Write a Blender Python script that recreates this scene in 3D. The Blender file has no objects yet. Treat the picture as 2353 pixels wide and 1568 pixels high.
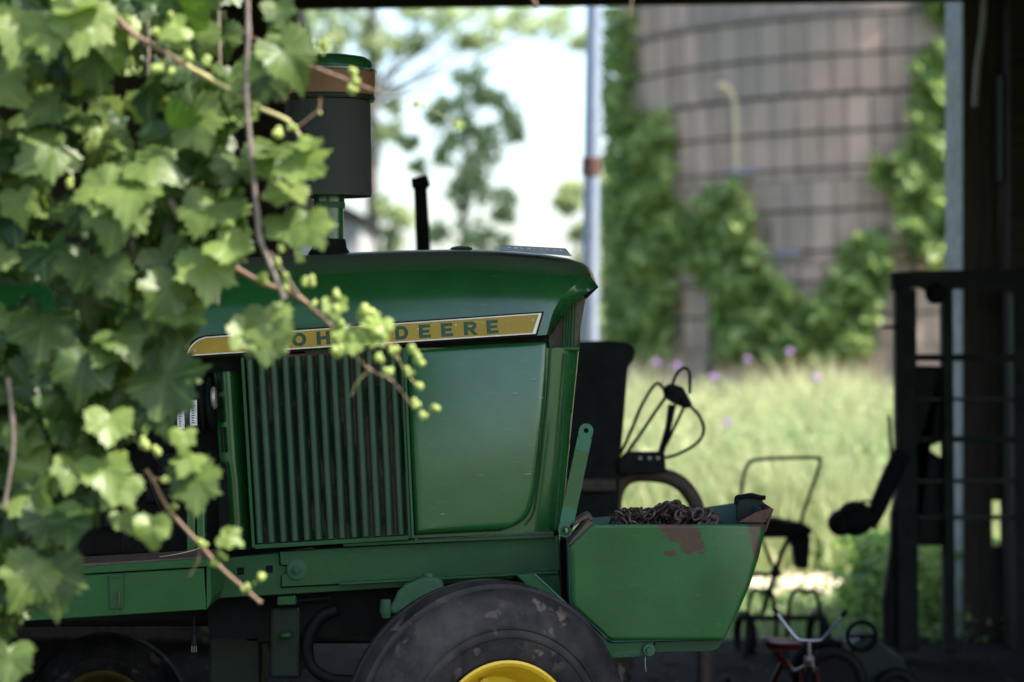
import bpy, bmesh, math, random
import numpy as np
from mathutils import Vector, Matrix, Quaternion
random.seed(7); rng = np.random.default_rng(7)
R = math.radians
S = bpy.context.scene; COL = S.collection
CH = 1.45; K = 2353*85/36.0          # camera height, focal length in photo pixels (photo 2353 x 1568)

def P(px, py, d):                    # where a photo point lies in the place, at distance d
    return Vector(((px-1176.5)*d/K, d, CH-(py-784)*d/K))

# ------------------------------------------------------------------ materials
def nt(name):
    m = bpy.data.materials.new(name); m.use_nodes = True
    n = m.node_tree.nodes; l = m.node_tree.links
    return m, n, l, n['Principled BSDF']
def noise(n, l, scale, detail=4, rough=.6, vec=None, stretch=None):
    tc = n.new('ShaderNodeTexCoord'); src = tc.outputs['Object']
    if stretch:
        mp = n.new('ShaderNodeMapping'); mp.inputs['Scale'].default_value = stretch
        l.new(src, mp.inputs[0]); src = mp.outputs[0]
    t = n.new('ShaderNodeTexNoise'); t.inputs['Scale'].default_value = scale
    t.inputs['Detail'].default_value = detail; t.inputs['Roughness'].default_value = rough
    l.new(src, t.inputs['Vector']); return t.outputs['Fac']
def ramp(n, l, fac, a, b, ca=(0,0,0,1), cb=(1,1,1,1)):
    r = n.new('ShaderNodeValToRGB'); r.color_ramp.elements[0].position = a; r.color_ramp.elements[1].position = b
    r.color_ramp.elements[0].color = ca; r.color_ramp.elements[1].color = cb
    l.new(fac, r.inputs[0]); return r.outputs[0]
def mix(n, l, fac, c1, c2):
    m = n.new('ShaderNodeMix'); m.data_type = 'RGBA'
    for s, v in ((0, fac), (6, c1), (7, c2)):
        if isinstance(v, (int, float)): m.inputs[s].default_value = v
        elif isinstance(v, tuple): m.inputs[s].default_value = v if len(v) == 4 else (*v, 1)
        else: l.new(v, m.inputs[s])
    return m.outputs[2]
def mth(n, l, op, a, b=None):
    m = n.new('ShaderNodeMath'); m.operation = op
    for i, v in enumerate((a, b)):
        if v is None: continue
        if isinstance(v, (int, float)): m.inputs[i].default_value = v
        else: l.new(v, m.inputs[i])
    return m.outputs[0]
def bump(n, l, b, h, strength, dist=.01):
    u = n.new('ShaderNodeBump'); u.inputs['Strength'].default_value = strength; u.inputs['Distance'].default_value = dist
    l.new(h, u.inputs['Height']); l.new(u.outputs[0], b.inputs['Normal'])

def paint(name, col, rough=.3, wear=.5, rust=(.09,.035,.02), coat=.3, dust=.0, rustpos=.68, wave=.0, metal=0):
    m, n, l, b = nt(name)
    big = noise(n, l, 5, 5); c = mix(n, l, ramp(n, l, big, .35, .7), (*[x*.82 for x in col], 1), (*[min(1, x*1.12) for x in col], 1))
    fine = noise(n, l, 38, 8, .72)
    rm = ramp(n, l, fine, rustpos, rustpos+.03)
    rm2 = mth(n, l, 'MULTIPLY', rm, ramp(n, l, noise(n, l, 3.1, 3), .45, .6))
    c = mix(n, l, mth(n, l, 'MULTIPLY', rm2, wear), c, rust)
    grime = ramp(n, l, noise(n, l, 9, 6, .7), .45, .8)
    c = mix(n, l, mth(n, l, 'MULTIPLY', grime, .35*wear), c, (.035,.035,.028,1))
    if dust:
        g = n.new('ShaderNodeNewGeometry'); s = n.new('ShaderNodeSeparateXYZ'); l.new(g.outputs['Normal'], s.inputs[0])
        du = ramp(n, l, s.outputs[2], .72, 1.0)
        du = mth(n, l, 'MULTIPLY', du, dust); c = mix(n, l, du, c, (.11,.09,.075,1))
        l.new(mix(n, l, du, (rough,)*3+(1,), (.8,.8,.8,1)), b.inputs['Roughness'])
    else:
        l.new(ramp(n, l, fine, .2, .9, (rough*.8,)*3+(1,), (min(1, rough*1.35),)*3+(1,)), b.inputs['Roughness'])
    film = mth(n, l, 'MULTIPLY', ramp(n, l, noise(n, l, 2.3, 6, .6, stretch=(1,1,.6)), .42, .78), .22*min(1, wear*2)); c = mix(n, l, film, c, tuple(x*1.3+.02*min(1, sum(col)*7) for x in col))
    speck = mth(n, l, 'MULTIPLY', ramp(n, l, noise(n, l, 190, 2, .5), .70, .74), .45); c = mix(n, l, speck, c, tuple(x*2+.03*min(1, sum(col)*7) for x in col))
    scr = mth(n, l, 'MULTIPLY', ramp(n, l, noise(n, l, 16, 3, .5, stretch=(1,1,9)), .67, .70), .5); c = mix(n, l, scr, c, tuple(x*1.6+.02*min(1, sum(col)*7) for x in col))
    l.new(c, b.inputs['Base Color']); b.inputs['Metallic'].default_value = metal
    if rough > .35: b.inputs['Specular IOR Level'].default_value = .28
    b.inputs['Coat Weight'].default_value = coat; b.inputs['Coat Roughness'].default_value = .22
    h = mth(n, l, 'ADD', noise(n, l, 2.6, 2, .5), mth(n, l, 'MULTIPLY', fine, .02))
    bump(n, l, b, h, wave if wave else .15, .05 if wave else .01)
    return m

def flat(name, col, rough=.7, scale=20, var=.3, metal=0, bmp=.2, stretch=None, col2=None):
    m, n, l, b = nt(name)
    f = noise(n, l, scale, 6, .65, stretch=stretch)
    c2 = col2 or tuple(min(1, x*(1+var)) for x in col)
    l.new(ramp(n, l, f, .3, .7, (*[x*(1-var) for x in col], 1), (*c2, 1)), b.inputs['Base Color'])
    b.inputs['Roughness'].default_value = rough; b.inputs['Metallic'].default_value = metal
    if sum(col) < .1: b.inputs['Specular IOR Level'].default_value = .15
    bump(n, l, b, f, bmp, .01); return m

M = {}
M['green'] = paint('green_enamel', (.012,.080,.018), .24, .4, dust=.75, wave=.05, coat=.45)
M['panel'] = paint('green_panel_enamel', (.014,.092,.024), .22, .3, wave=.10, coat=.5)
M['rail'] = paint('green_chassis_paint', (.012,.068,.018), .5, .9, coat=.1)
M['rib'] = paint('rib_paint', (.010,.045,.017), .45, .9, coat=.15)
M['dullyellow'] = flat('dull_yellow_rim', (.10,.07,.012), .7, 12, .3)  # darker yellow than the tractor wheels
M['box'] = paint('green_box_paint', (.012,.075,.016), .55, .5, coat=.1, wave=.03)
M['strap'] = paint('pale_green_paint', (.04,.14,.08), .45, .5, coat=.1)
M['strapdark'] = paint('olive_green_paint', (.045,.11,.035), .5, .6, coat=.1)
M['darkgreen'] = paint('dark_green_paint', (.004,.014,.007), .6, .8, coat=.1)
M['cast'] = paint('green_cast_iron', (.03,.09,.042), .6, 1.0, coat=.0, rustpos=.6)
M['inner'] = paint('blue_green_worn_paint', (.05,.12,.1), .6, .9, rust=(.03,.03,.03), coat=0, rustpos=.6)
M['rust'] = flat('rusty_steel', (.085,.035,.024), .8, 30, .5)
M['yellow'] = paint('yellow_wheel_paint', (.62,.42,.02), .4, .4, coat=.2)
M['gold'] = paint('gold_plate_paint', (.36,.235,.035), .4, .15, coat=.1)
M['trim'] = flat('worn_silver_trim', (.75,.66,.6), .35, 60, .15, metal=.3, bmp=.05)
M['letter'] = flat('dark_green_lettering', (.008,.06,.035), .4, 60, .3, bmp=.05)
M['black'] = flat('plain_black', (.004,.004,.004), .8, 20, .5)  # black of parts, also of contact lines, holes and gaps
M['void'] = flat('greasy_black_iron', (.006,.0055,.005), .65, 15, .5)
M['mesh'] = flat('black_screen', (.034,.038,.034), .75, 3, .1)
M['ochre'] = flat('faded_orange_band', (.2,.095,.04), .6, 4, .25, bmp=.05)
M['alu'] = flat('dull_aluminium', (.33,.3,.29), .45, 25, .2, metal=.5)
M['sticker'] = flat('pale_sticker', (.6,.6,.6), .5, 200, .4)
M['chain'] = flat('rusty_chain_iron', (.045,.03,.026), .5, 60, .6, metal=.35, col2=(.11,.07,.06))
M['bluegrey'] = flat('blue_grey_plate', (.17,.19,.25), .4, 14, .3)
M['chalk'] = flat('chalk_mark', (.42,.42,.46), .8, 60, .4)
M['oldwhite'] = flat('weathered_white_paint', (.33,.335,.33), .7, 14, .3)
M['galv'] = flat('galvanised_pipe', (.23,.265,.33), .45, 8, .12, metal=.2, bmp=.03)
M['chrome'] = flat('dull_chrome', (.3,.3,.32), .28, 20, .15, metal=.9, bmp=.03)
M['red'] = paint('red_toy_paint', (.07,.005,.006), .35, .5)
M['white'] = flat('white_plastic', (.22,.18,.19), .5, 20, .1)
M['brown'] = flat('brown_rusted_tube', (.075,.052,.038), .7, 18, .4)
M['rubber'] = flat('black_rubber', (.006,.006,.007), .6, 30, .3)
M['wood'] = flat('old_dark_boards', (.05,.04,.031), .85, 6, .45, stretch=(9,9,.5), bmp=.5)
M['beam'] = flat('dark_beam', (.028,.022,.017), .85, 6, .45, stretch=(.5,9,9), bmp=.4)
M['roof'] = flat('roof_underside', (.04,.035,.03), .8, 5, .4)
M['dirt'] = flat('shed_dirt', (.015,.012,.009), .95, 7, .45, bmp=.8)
M['gravel'] = flat('sandy_gravel', (.5,.41,.3), .9, 20, .25, bmp=.8)
M['earth'] = flat('green_earth', (.07,.09,.03), .95, 3, .5, bmp=.7)
M['concrete'] = flat('concrete_wall', (.35,.34,.34), .85, 4, .2)
M['darkroof'] = flat('dark_shingle', (.02,.02,.02), .8, 8, .4)
M['bark'] = flat('tree_bark', (.12,.1,.085), .9, 12, .4, bmp=.7)
M['canebrown'] = flat('reddish_cane', (.17,.10,.06), .6, 20, .3)
M['canegrey'] = flat('grey_vine_bark', (.16,.125,.105), .75, 25, .35)
M['caneyellow'] = flat('yellow_green_shoot', (.34,.3,.12), .6, 20, .25)
M['petal'] = flat('pale_purple_petal', (.42,.25,.5), .7, 30, .25)
M['straw'] = flat('dry_straw', (.6,.5,.32), .6, 30, .2)
M['darkmachine'] = flat('dark_oily_steel', (.011,.014,.012), .75, 10, .5)

# tyre: rubber with scuffs, rings of dust
def tyre_mat():
    m, n, l, b = nt('dusty_tyre_rubber')
    f = noise(n, l, 5, 9, .75); f2 = noise(n, l, 60, 4, .7)
    c = ramp(n, l, f, .40, .64, (.006,.007,.009,1), (.040,.037,.038,1))
    sc = mth(n, l, 'MULTIPLY', ramp(n, l, noise(n, l, 24, 3, .5), .58, .63), ramp(n, l, noise(n, l, 3.2, 2), .45, .58))
    c = mix(n, l, mth(n, l, 'MULTIPLY', sc, .8), c, (.14,.11,.09,1))
    l.new(c, b.inputs['Base Color']); b.inputs['Roughness'].default_value = .6; b.inputs['Specular IOR Level'].default_value = .22
    bump(n, l, b, mth(n, l, 'ADD', f2, mth(n, l, 'MULTIPLY', f, 2.)), .35, .004); return m
M['tyre'] = tyre_mat()

# green box with one rust patch near the rim (object coordinates relative to the tractor base)
def box_mat():
    m = paint('green_box_with_rust', (.015,.088,.020), .4, .7, coat=.16, wave=.09)
    n = m.node_tree.nodes; l = m.node_tree.links; b = n['Principled BSDF']
    old = b.inputs['Base Color'].links[0].from_socket
    tc = n.new('ShaderNodeTexCoord'); s = n.new('ShaderNodeSeparateXYZ'); l.new(tc.outputs['Object'], s.inputs[0])
    def blob(px, py, rx, rz):
        c = P(px, py, 6.8) - TR0
        dx = mth(n, l, 'DIVIDE', mth(n, l, 'SUBTRACT', s.outputs[0], c.x), rx); dz = mth(n, l, 'DIVIDE', mth(n, l, 'SUBTRACT', s.outputs[2], c.z), rz)
        return mth(n, l, 'SUBTRACT', 1.35, mth(n, l, 'ADD', mth(n, l, 'MULTIPLY', dx, dx), mth(n, l, 'MULTIPLY', dz, dz)))
    acc = None
    for a in ((1568,1225,.055,.034), (1590,1255,.04,.024), (1540,1272,.02,.010), (1742,1200,.03,.035), (1738,1245,.012,.06),(1530,1212,.03,.015)):
        v = blob(*a); acc = v if acc is None else mth(n, l, 'MAXIMUM', acc, v)
    w = mth(n, l, 'ADD', acc, mth(n, l, 'MULTIPLY', mth(n, l, 'SUBTRACT', noise(n, l, 34, 5, .7), .5), 4.2))
    f = ramp(n, l, w, .60, .66)
    f3 = mth(n, l, 'MULTIPLY', ramp(n, l, noise(n, l, 95, 3, .6), .63, .66), .6)
    c = mix(n, l, f3, mix(n, l, f, old, mix(n, l, noise(n, l, 60, 5), (.040,.02,.012,1), (.085,.045,.03,1))), (.05,.03,.02,1))
    l.new(c, b.inputs['Base Color']); return m

# leaves: colour varies leaf by leaf through the 'tint' attribute
def leaf_mat(name, c0, c1, tr0, tr1, transl=.35, rough=.42, veins=True):
    m, n, l, b = nt(name)
    at = n.new('ShaderNodeAttribute'); at.attribute_name = 'tint'
    f = mth(n, l, 'ADD', at.outputs['Fac'], mth(n, l, 'MULTIPLY', mth(n, l, 'SUBTRACT', noise(n, l, 14, 3), .5), .35))
    base = mix(n, l, f, c0, c1); trc = mix(n, l, f, tr0, tr1)
    if veins:
        uv = n.new('ShaderNodeUVMap'); uv.uv_map = 'UVMap'; s = n.new('ShaderNodeSeparateXYZ'); l.new(uv.outputs[0], s.inputs[0])
        ang = mth(n, l, 'ARCTAN2', s.outputs[0], s.outputs[1])
        v = mth(n, l, 'ABSOLUTE', mth(n, l, 'SINE', mth(n, l, 'MULTIPLY', ang, 3.2)))
        vm = ramp(n, l, v, .02, .14, (1,1,1,1), (0,0,0,1))
        base = mix(n, l, mth(n, l, 'MULTIPLY', vm, .22), base, tuple(min(1, x*1.9) for x in c1))
    l.new(base, b.inputs['Base Color']); b.inputs['Roughness'].default_value = rough
    t = n.new('ShaderNodeBsdfTranslucent'); l.new(trc, t.inputs['Color'])
    ms = n.new('ShaderNodeMixShader'); ms.inputs[0].default_value = transl
    l.new(b.outputs[0], ms.inputs[1]); l.new(t.outputs[0], ms.inputs[2])
    l.new(ms.outputs[0], n['Material Output'].inputs['Surface'])
    b.inputs['Specular IOR Level'].default_value = .35; bump(n, l, b, noise(n, l, 30, 4), .5, .006); return m
M['vineleaf'] = leaf_mat('grape_leaf', (.025,.056,.013,1), (.31,.40,.10,1), (.06,.14,.012,1), (.4,.55,.07,1), .38, .42)
M['bud'] = leaf_mat('grape_bud', (.35,.42,.12,1), (.5,.52,.18,1), (.4,.5,.1,1), (.5,.55,.15,1), .3, veins=False)
M['ivyleaf'] = leaf_mat('creeper_leaf', (.11,.21,.07,1), (.36,.44,.16,1), (.24,.4,.1,1), (.52,.64,.2,1), .5, veins=False)
M['treeleaf'] = leaf_mat('washed_tree_leaf', (.31,.37,.23,1), (.47,.53,.3,1), (.48,.58,.3,1), (.65,.74,.38,1), .55, veins=False)  # leaf colours paled to stand in for the washout of the bright sky
M['grassblade'] = leaf_mat('meadow_grass', (.19,.29,.11,1), (.54,.52,.30,1), (.28,.42,.16,1), (.6,.62,.36,1), .45, .6, veins=False)

# ------------------------------------------------------------------ building helpers
def wloc(o):
    v = Vector((0,0,0))
    while o: v += o.location; o = o.parent
    return v
class B:
    def __init__(s): s.bm = bmesh.new(); s.mi = 0
    def _mi(s, f):
        f.material_index = s.mi; return f
    def face(s, pts):
        return s._mi(s.bm.faces.new([s.bm.verts.new(p) for p in pts]))
    def prism(s, pts, vec):          # closed polygon pushed along vec
        a = [s.bm.verts.new(p) for p in pts]; b = [s.bm.verts.new(Vector(p)+Vector(vec)) for p in pts]
        s._mi(s.bm.faces.new(a)); s._mi(s.bm.faces.new(b[::-1])); k = len(a)
        for i in range(k): s._mi(s.bm.faces.new([a[i], b[i], b[(i+1)%k], a[(i+1)%k]]))
        return s
    def pp(s, poly, d, t):           # outline given in photo pixels, at distance d, real thickness t going away
        return s.prism([P(x, y, d) for x, y in poly], (0, t, 0))
    def box(s, a, b):
        a = Vector(a); b = Vector(b)
        return s.prism([(a.x,a.y,a.z),(b.x,a.y,a.z),(b.x,a.y,b.z),(a.x,a.y,b.z)], (0, b.y-a.y, 0))
    def tube(s, pts, r, n=8, cap=True):
        pts = [Vector(p) for p in pts]; rs = r if isinstance(r, (list, tuple)) else [r]*len(pts)
        rings = []; up = None
        for i, p in enumerate(pts):
            t = (pts[min(i+1, len(pts)-1)] - pts[max(i-1, 0)]).normalized()
            if up is None: up = t.orthogonal().normalized()
            up = (up - t*up.dot(t)); up = up.normalized() if up.length > 1e-6 else t.orthogonal().normalized()
            w = t.cross(up)
            rings.append([s.bm.verts.new(p + (up*math.cos(2*math.pi*k/n) + w*math.sin(2*math.pi*k/n))*rs[i]) for k in range(n)])
        for a, b in zip(rings, rings[1:]):
            for k in range(n): s._mi(s.bm.faces.new([a[k], a[(k+1)%n], b[(k+1)%n], b[k]]))
        if cap: s._mi(s.bm.faces.new(rings[0][::-1])); s._mi(s.bm.faces.new(rings[-1]))
        return s
    def lathe(s, prof, c, axis, n=48, close=False):   # prof: (distance along axis, radius)
        axis = Vector(axis).normalized(); u = axis.orthogonal().normalized(); w = axis.cross(u); c = Vector(c)
        rings = []
        for a, r in prof:
            if r < 1e-5: rings.append([s.bm.verts.new(c+axis*a)])
            else: rings.append([s.bm.verts.new(c+axis*a+(u*math.cos(2*math.pi*k/n)+w*math.sin(2*math.pi*k/n))*r) for k in range(n)])
        if close: rings.append(rings[0])
        for a, b in zip(rings, rings[1:]):
            for k in range(n):
                q = (a if len(a) == 1 else [a[k], a[(k+1)%n]]) + (b if len(b) == 1 else [b[(k+1)%n], b[k]])
                if len(q) > 2: s._mi(s.bm.faces.new(q))
        return s
    def ball(s, c, r, sub=1, sc=(1,1,1)):
        m = Matrix.Translation(c) @ Matrix.Diagonal((r*sc[0], r*sc[1], r*sc[2], 1))
        g = bmesh.ops.create_icosphere(s.bm, subdivisions=sub, radius=1, matrix=m)
        for v in g['verts']:
            for f in v.link_faces: f.material_index = s.mi
        return s
    def torus(s, c, axis, Rr, r, n=24, k=8, squash=1):
        axis = Vector(axis).normalized(); u = axis.orthogonal().normalized(); w = axis.cross(u); rings = []
        for i in range(n):
            a = 2*math.pi*i/n; o = u*math.cos(a)*squash+w*math.sin(a)
            rings.append([s.bm.verts.new(Vector(c)+o*Rr+(o.normalized()*math.cos(2*math.pi*j/k)+axis*math.sin(2*math.pi*j/k))*r) for j in range(k)])
        for i in range(n):
            a, b = rings[i], rings[(i+1)%n]
            for j in range(k): s._mi(s.bm.faces.new([a[j], a[(j+1)%k], b[(j+1)%k], b[j]]))
        return s
    def out(s, name, mats, parent=None, smooth=False, bevel=0, seg=2, origin=None):
        bmesh.ops.recalc_face_normals(s.bm, faces=s.bm.faces)
        o3 = wloc(parent) if parent else Vector(origin if origin else (0,0,0))
        bmesh.ops.translate(s.bm, verts=s.bm.verts, vec=-o3)
        me = bpy.data.meshes.new(name); s.bm.to_mesh(me); s.bm.free()
        if smooth:
            for p in me.polygons: p.use_smooth = True
            me.set_sharp_from_angle(angle=R(38 if smooth is True else smooth))
        o = bpy.data.objects.new(name, me); COL.objects.link(o)
        for mt in (mats if isinstance(mats, (list, tuple)) else [mats]): me.materials.append(M[mt] if isinstance(mt, str) else mt)
        if parent: o.parent = parent
        else: o.location = o3
        if bevel:
            b = o.modifiers.new('bevel', 'BEVEL'); b.width = bevel; b.segments = seg; b.limit_method = 'ANGLE'; b.angle_limit = R(30); b.harden_normals = False
        return o
def thing(name, label, cat, loc=(0,0,0), group=None):
    o = bpy.data.objects.new(name, None); COL.objects.link(o); o.location = loc; o.empty_display_size = .1
    o['label'] = label; o['category'] = cat
    if group: o['group'] = group
    return o
def tag(o, label=None, cat=None, group=None, kind=None):
    for k, v in (('label', label), ('category', cat), ('group', group), ('kind', kind)):
        if v: o[k] = v
    return o
def lerp(tab, x):
    if x <= tab[0][0]: return tab[0][1]
    for (a, b), (c, d) in zip(tab, tab[1:]):
        if x <= c: return b + (d-b)*(x-a)/(c-a)
    return tab[-1][1]
def spline(pts, sub=6):              # Catmull-Rom through the points
    pts = [Vector(p) for p in pts]; q = [pts[0]*2-pts[1]] + pts + [pts[-1]*2-pts[-2]]; out = []
    for i in range(1, len(q)-2):
        for k in range(sub):
            t = k/sub; a, b, c, d = q[i-1:i+3]
            out.append(.5*((2*b)+(c-a)*t+(2*a-5*b+4*c-d)*t*t+(3*b-a-3*c+d)*t**3))
    out.append(pts[-1]); return out

# ------------------------------------------------------------------ camera, light, world
cam = bpy.data.objects.new('camera', bpy.data.cameras.new('camera')); COL.objects.link(cam); S.camera = cam
cam.location = (0, 0, CH); cam.rotation_euler = (R(90), 0, 0)
cam.data.lens = 85; cam.data.sensor_width = 36; cam.data.clip_end = 600; cam.data.clip_start = .1
cam.data.dof.use_dof = True; cam.data.dof.focus_distance = 6.92; cam.data.dof.aperture_fstop = 1.8
sunv = Vector((1, -.38, 0)).normalized()*math.cos(R(54)) + Vector((0,0,math.sin(R(54))))
sun = bpy.data.objects.new('sun', bpy.data.lights.new('sun', 'SUN')); COL.objects.link(sun)
sun.data.energy = 4.0; sun.data.angle = R(.6); sun.data.color = (1, .95, .87); sun.rotation_euler = sunv.to_track_quat('Z', 'Y').to_euler(); sun.location = (0, 0, 30)
w = bpy.data.worlds.new('World'); S.world = w; w.use_nodes = True
sk = w.node_tree.nodes.new('ShaderNodeTexSky'); sk.sky_type = 'NISHITA'; sk.sun_disc = False
sk.sun_elevation = R(54); sk.sun_rotation = math.atan2(sunv.x, sunv.y); sk.air_density = 1.0; sk.dust_density = 2.5; sk.ozone_density = 1.2
w.node_tree.links.new(sk.outputs[0], w.node_tree.nodes['Background'].inputs[0])
w.node_tree.nodes['Background'].inputs[1].default_value = .15
S.view_settings.view_transform = 'Standard'; S.view_settings.look = 'None'; S.view_settings.exposure = 1.6; S.view_settings.gamma = 1
S.cycles.max_bounces = 10; S.cycles.diffuse_bounces = 5; S.cycles.use_denoising = True

# ------------------------------------------------------------------ setting: ground, shed
def gz(x, y):                        # the field rises gently behind the shed
    t = min(max((y-15)/7, 0), 1); return .42*t*t*(3-2*t) + (.03*math.sin(x*1.3)*math.sin(y*.9) if y > 15 else 0)
ys = [-200,-60,-20,-5,0,5,10,13,14.5,15.5] + [15.5+.5*i for i in range(1, 16)] + [24,27,32,45,80,160,400]
xs = [-300,-100,-40,-20,-12] + [-8+1*i for i in range(0, 21)] + [16,24,45,100,300]
g = B(); vv = [[g.bm.verts.new((x, y, gz(x, y))) for x in xs] for y in ys]
for j in range(len(ys)-1):
    for i in range(len(xs)-1): g.bm.faces.new([vv[j][i], vv[j][i+1], vv[j+1][i+1], vv[j+1][i]])
tag(g.out('ground', 'earth', smooth=True), kind='structure')
f = B(); nx, ny = 60, 40                                       # uneven dirt floor of the shed
vv = [[f.bm.verts.new((-8+16*i/nx, 5.0+6.7*j/ny, .006+.012*abs(math.sin(i*1.7+j*.9)*math.sin(j*1.3-i*.6)))) for i in range(nx+1)] for j in range(ny+1)]
for j in range(ny):
    for i in range(nx): f.bm.faces.new([vv[j][i], vv[j][i+1], vv[j+1][i+1], vv[j+1][i]])
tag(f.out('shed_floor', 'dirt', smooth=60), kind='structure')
f = B(); gp_ = [Vector((P(x, y, 1).x*CH*K/(y-784), CH*K/(y-784), .03)) for x, y in ((1500,1360),(1600,1345),(1700,1352),(1760,1368),(1830,1360),(1900,1372),(1960,1362),(2030,1358),(2070,1350),(2160,1352),(2300,1362),(2300,1335),(2120,1334),(2040,1330),(1960,1338),(1900,1328),(1800,1322),(1700,1330),(1600,1322),(1500,1326))]
f.prism(gp_, (0,0,-.06)); tag(f.out('gravel_path', 'gravel'), kind='structure')

# shed: one building with its walls, posts, roof
YB = 11.7
shed = thing('open_shed', 'dark timber farm shed open at front and back around the tractor', 'shed', (0, 8.6, 0))
xl = P(680, 0, YB).x; xr = P(2211, 0, YB).x
wl = B(); x = -8
while x < xl-.02:
    x2 = min(x+.22, xl); wl.box((x-.003, YB-.02+random.uniform(-.006,.006), -.05), (x2+.003, YB+.02, 3.5)); x = x2
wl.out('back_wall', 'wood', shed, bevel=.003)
wr = B(); x = xr
gaps = {P(2290,0,YB).x: (1150,1255), P(2312,0,YB).x: (1265,1345)}
while x < 8:
    x2 = x+.2; yv = YB-.02+random.uniform(-.006,.006)
    gp = [(gx, g2) for gx, g2 in gaps.items() if x <= gx < x2]
    if gp:                                                      # a board with a split that lets the daylight through
        gx0, (ga, gb) = gp[0][0]-.025, gp[0][1]; gx1 = gp[-1][0]+.02
        z0 = P(0, gp[-1][1][1], YB).z; z1 = P(0, ga, YB).z
        wr.box((x+.002, yv, 0), (x2-.002, YB+.02, z0)); wr.box((x+.002, yv, z1), (x2-.002, YB+.02, 3.5))
        wr.box((x+.002, yv, z0), (gx0, YB+.02, z1)); wr.box((gx1, yv, z0), (x2-.002, YB+.02, z1))
        if len(gp) > 1:
            zm = P(0, 1260, YB).z; mx = (gp[0][0]+gp[1][0])/2
            wr.box((mx, yv+.003, zm), (gx1, YB+.017, z1)); wr.box((gx0, yv+.003, z0), (mx, YB+.017, zm))
    else: wr.box((x-.002, yv, 0), (x2+.002, YB+.02, 3.5))
    x = x2
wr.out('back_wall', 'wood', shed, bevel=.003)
h = B(); zl = P(0, 40, YB).z; zr = P(0, 0, YB).z
h.prism([(-8, YB-.1, zl-.06), (8.0, YB-.1, zr+.06), (8.0, YB-.1, zr+.42), (-8, YB-.1, zl+.42)], (0, .07, 0)); h.out('header_beam', 'beam', shed, bevel=.006)
for sx in (-8, 8):
    sw = B(); sw.box((sx-.03, 5.5, 0), (sx+.03, 11.65, 3.15)); sw.out('side_wall', 'wood', shed)
rf = B(); rf.prism([(-8.2, 5.45, 3.2), (-8.2, 11.82, 3.56), (-8.2, 11.82, 3.62), (-8.2, 5.45, 3.26)], (16.4, 0, 0)); rf.out('roof', 'roof', shed)
fb = B(); fb.box((-8, 5.5, 2.95), (8, 5.6, 3.19)); fb.out('front_beam', 'beam', shed, bevel=.006)
for i in range(9):
    r_ = B(); xx = -7.2+1.8*i; r_.prism([(xx, 5.62, 3.06), (xx, 11.55, 3.40), (xx, 11.55, 3.535), (xx, 5.62, 3.195)], (.05, 0, 0)); r_.out('rafter', 'beam', shed)
for xx, yy in ((xr+.25, YB-.22), (xl-.1, YB-.22), (-3.4, 5.7), (3.6, 5.7)):
    p_ = B(); p_.box((xx-.08, yy-.08, 0), (xx+.08, yy+.08, 3.05 if yy < 10 else 3.3)); p_.out('post', 'beam', shed, bevel=.005)
tr = B(); tr.mi = 0
a, b = P(2186, 0, YB+.15).x, P(2211, 0, YB+.15).x
tr.prism([(a-.005, YB+.30, 0), (b, YB+.03, 0), (b+.03, YB+.05, 0), (a+.02, YB+.31, 0)], (0, 0, 3.9)); tr.out('corner_trim', 'oldwhite', shed, bevel=.004)

# ------------------------------------------------------------------ tractor
TR0 = Vector((0, 7.35, 0))
T = thing('tractor', 'green farm tractor with yellow stripe nameplate, parked in the shed', 'tractor', TR0)
YC = 7.34; HW = .34
top_tab = [(-500,625),(-100,610),(300,596),(560,586),(690,581),(760,577),(900,571),(1050,568),(1150,571),(1250,579),(1310,589),(1345,600),(1362,611),(1372,628),(1374,640)]
bot = lambda x: 823-(x-427)*(52/803.)
A_tab = [(1257,768),(1262,745),(1273,711),(1290,684),(1309,664),(1335,645),(1356,634),(1374,646)]
B_tab = [(1257,770),(1269,769),(1285,739),(1309,704),(1344,680),(1367,659),(1374,652)]
hood = B(); rows = []
sx = list(range(-500, 1200, 50)) + list(range(1200, 1374, 8)) + [1373.5]
NR = 15
for x in sx:
    zt = P(x, lerp(top_tab, x), 7.14).z; zb = P(x, bot(x)+25, 7.0).z
    ra = bot(x) if x < 1257 else lerp(A_tab, x); rb = bot(x) if x < 1257 else lerp(B_tab, x)
    wd = HW*(1-.16*max(0, (x-1150)/224)**2.5); X = P(x, 0, 7.0).x
    za = min(P(x, ra, 7.0).z, zt-.004)
    sec = []
    edge = P(x, rb+1, 7.0).z
    yo = (za-edge)*.75 if x >= 1257 else 0
    sec.append((wd-yo, edge)); 
    for k in range(NR+1):
        u = math.sin(k/NR*math.pi/2); z = za+(zt-za)*u
        q = max(0, min(1, (z-zb)/(zt-zb))); yy = wd*max(0, 1-q**2.7)**(1/2.7)
        sec.append((yy if k < NR else 0, z))
    full = [(X, YC-yy, z) for yy, z in sec] + [(X, YC+yy, z) for yy, z in sec[-2::-1]]
    rows.append([hood.bm.verts.new(p) for p in full])
for a, b in zip(rows, rows[1:]):
    for k in range(len(a)-1): hood.bm.faces.new([a[k], a[k+1], b[k+1], b[k]])
hood.bm.faces.new(rows[-1])
ho = hood.out('hood', 'green', T, smooth=32)
sm = ho.modifiers.new('thick', 'SOLIDIFY'); sm.thickness = .004; sm.offset = -1
# dark strip under the brow
s = B(); s.tube([P(1346,683,7.06), P(1371,659,7.1)], .006, 6); s.out('brow_seal', 'black', T)
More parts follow.
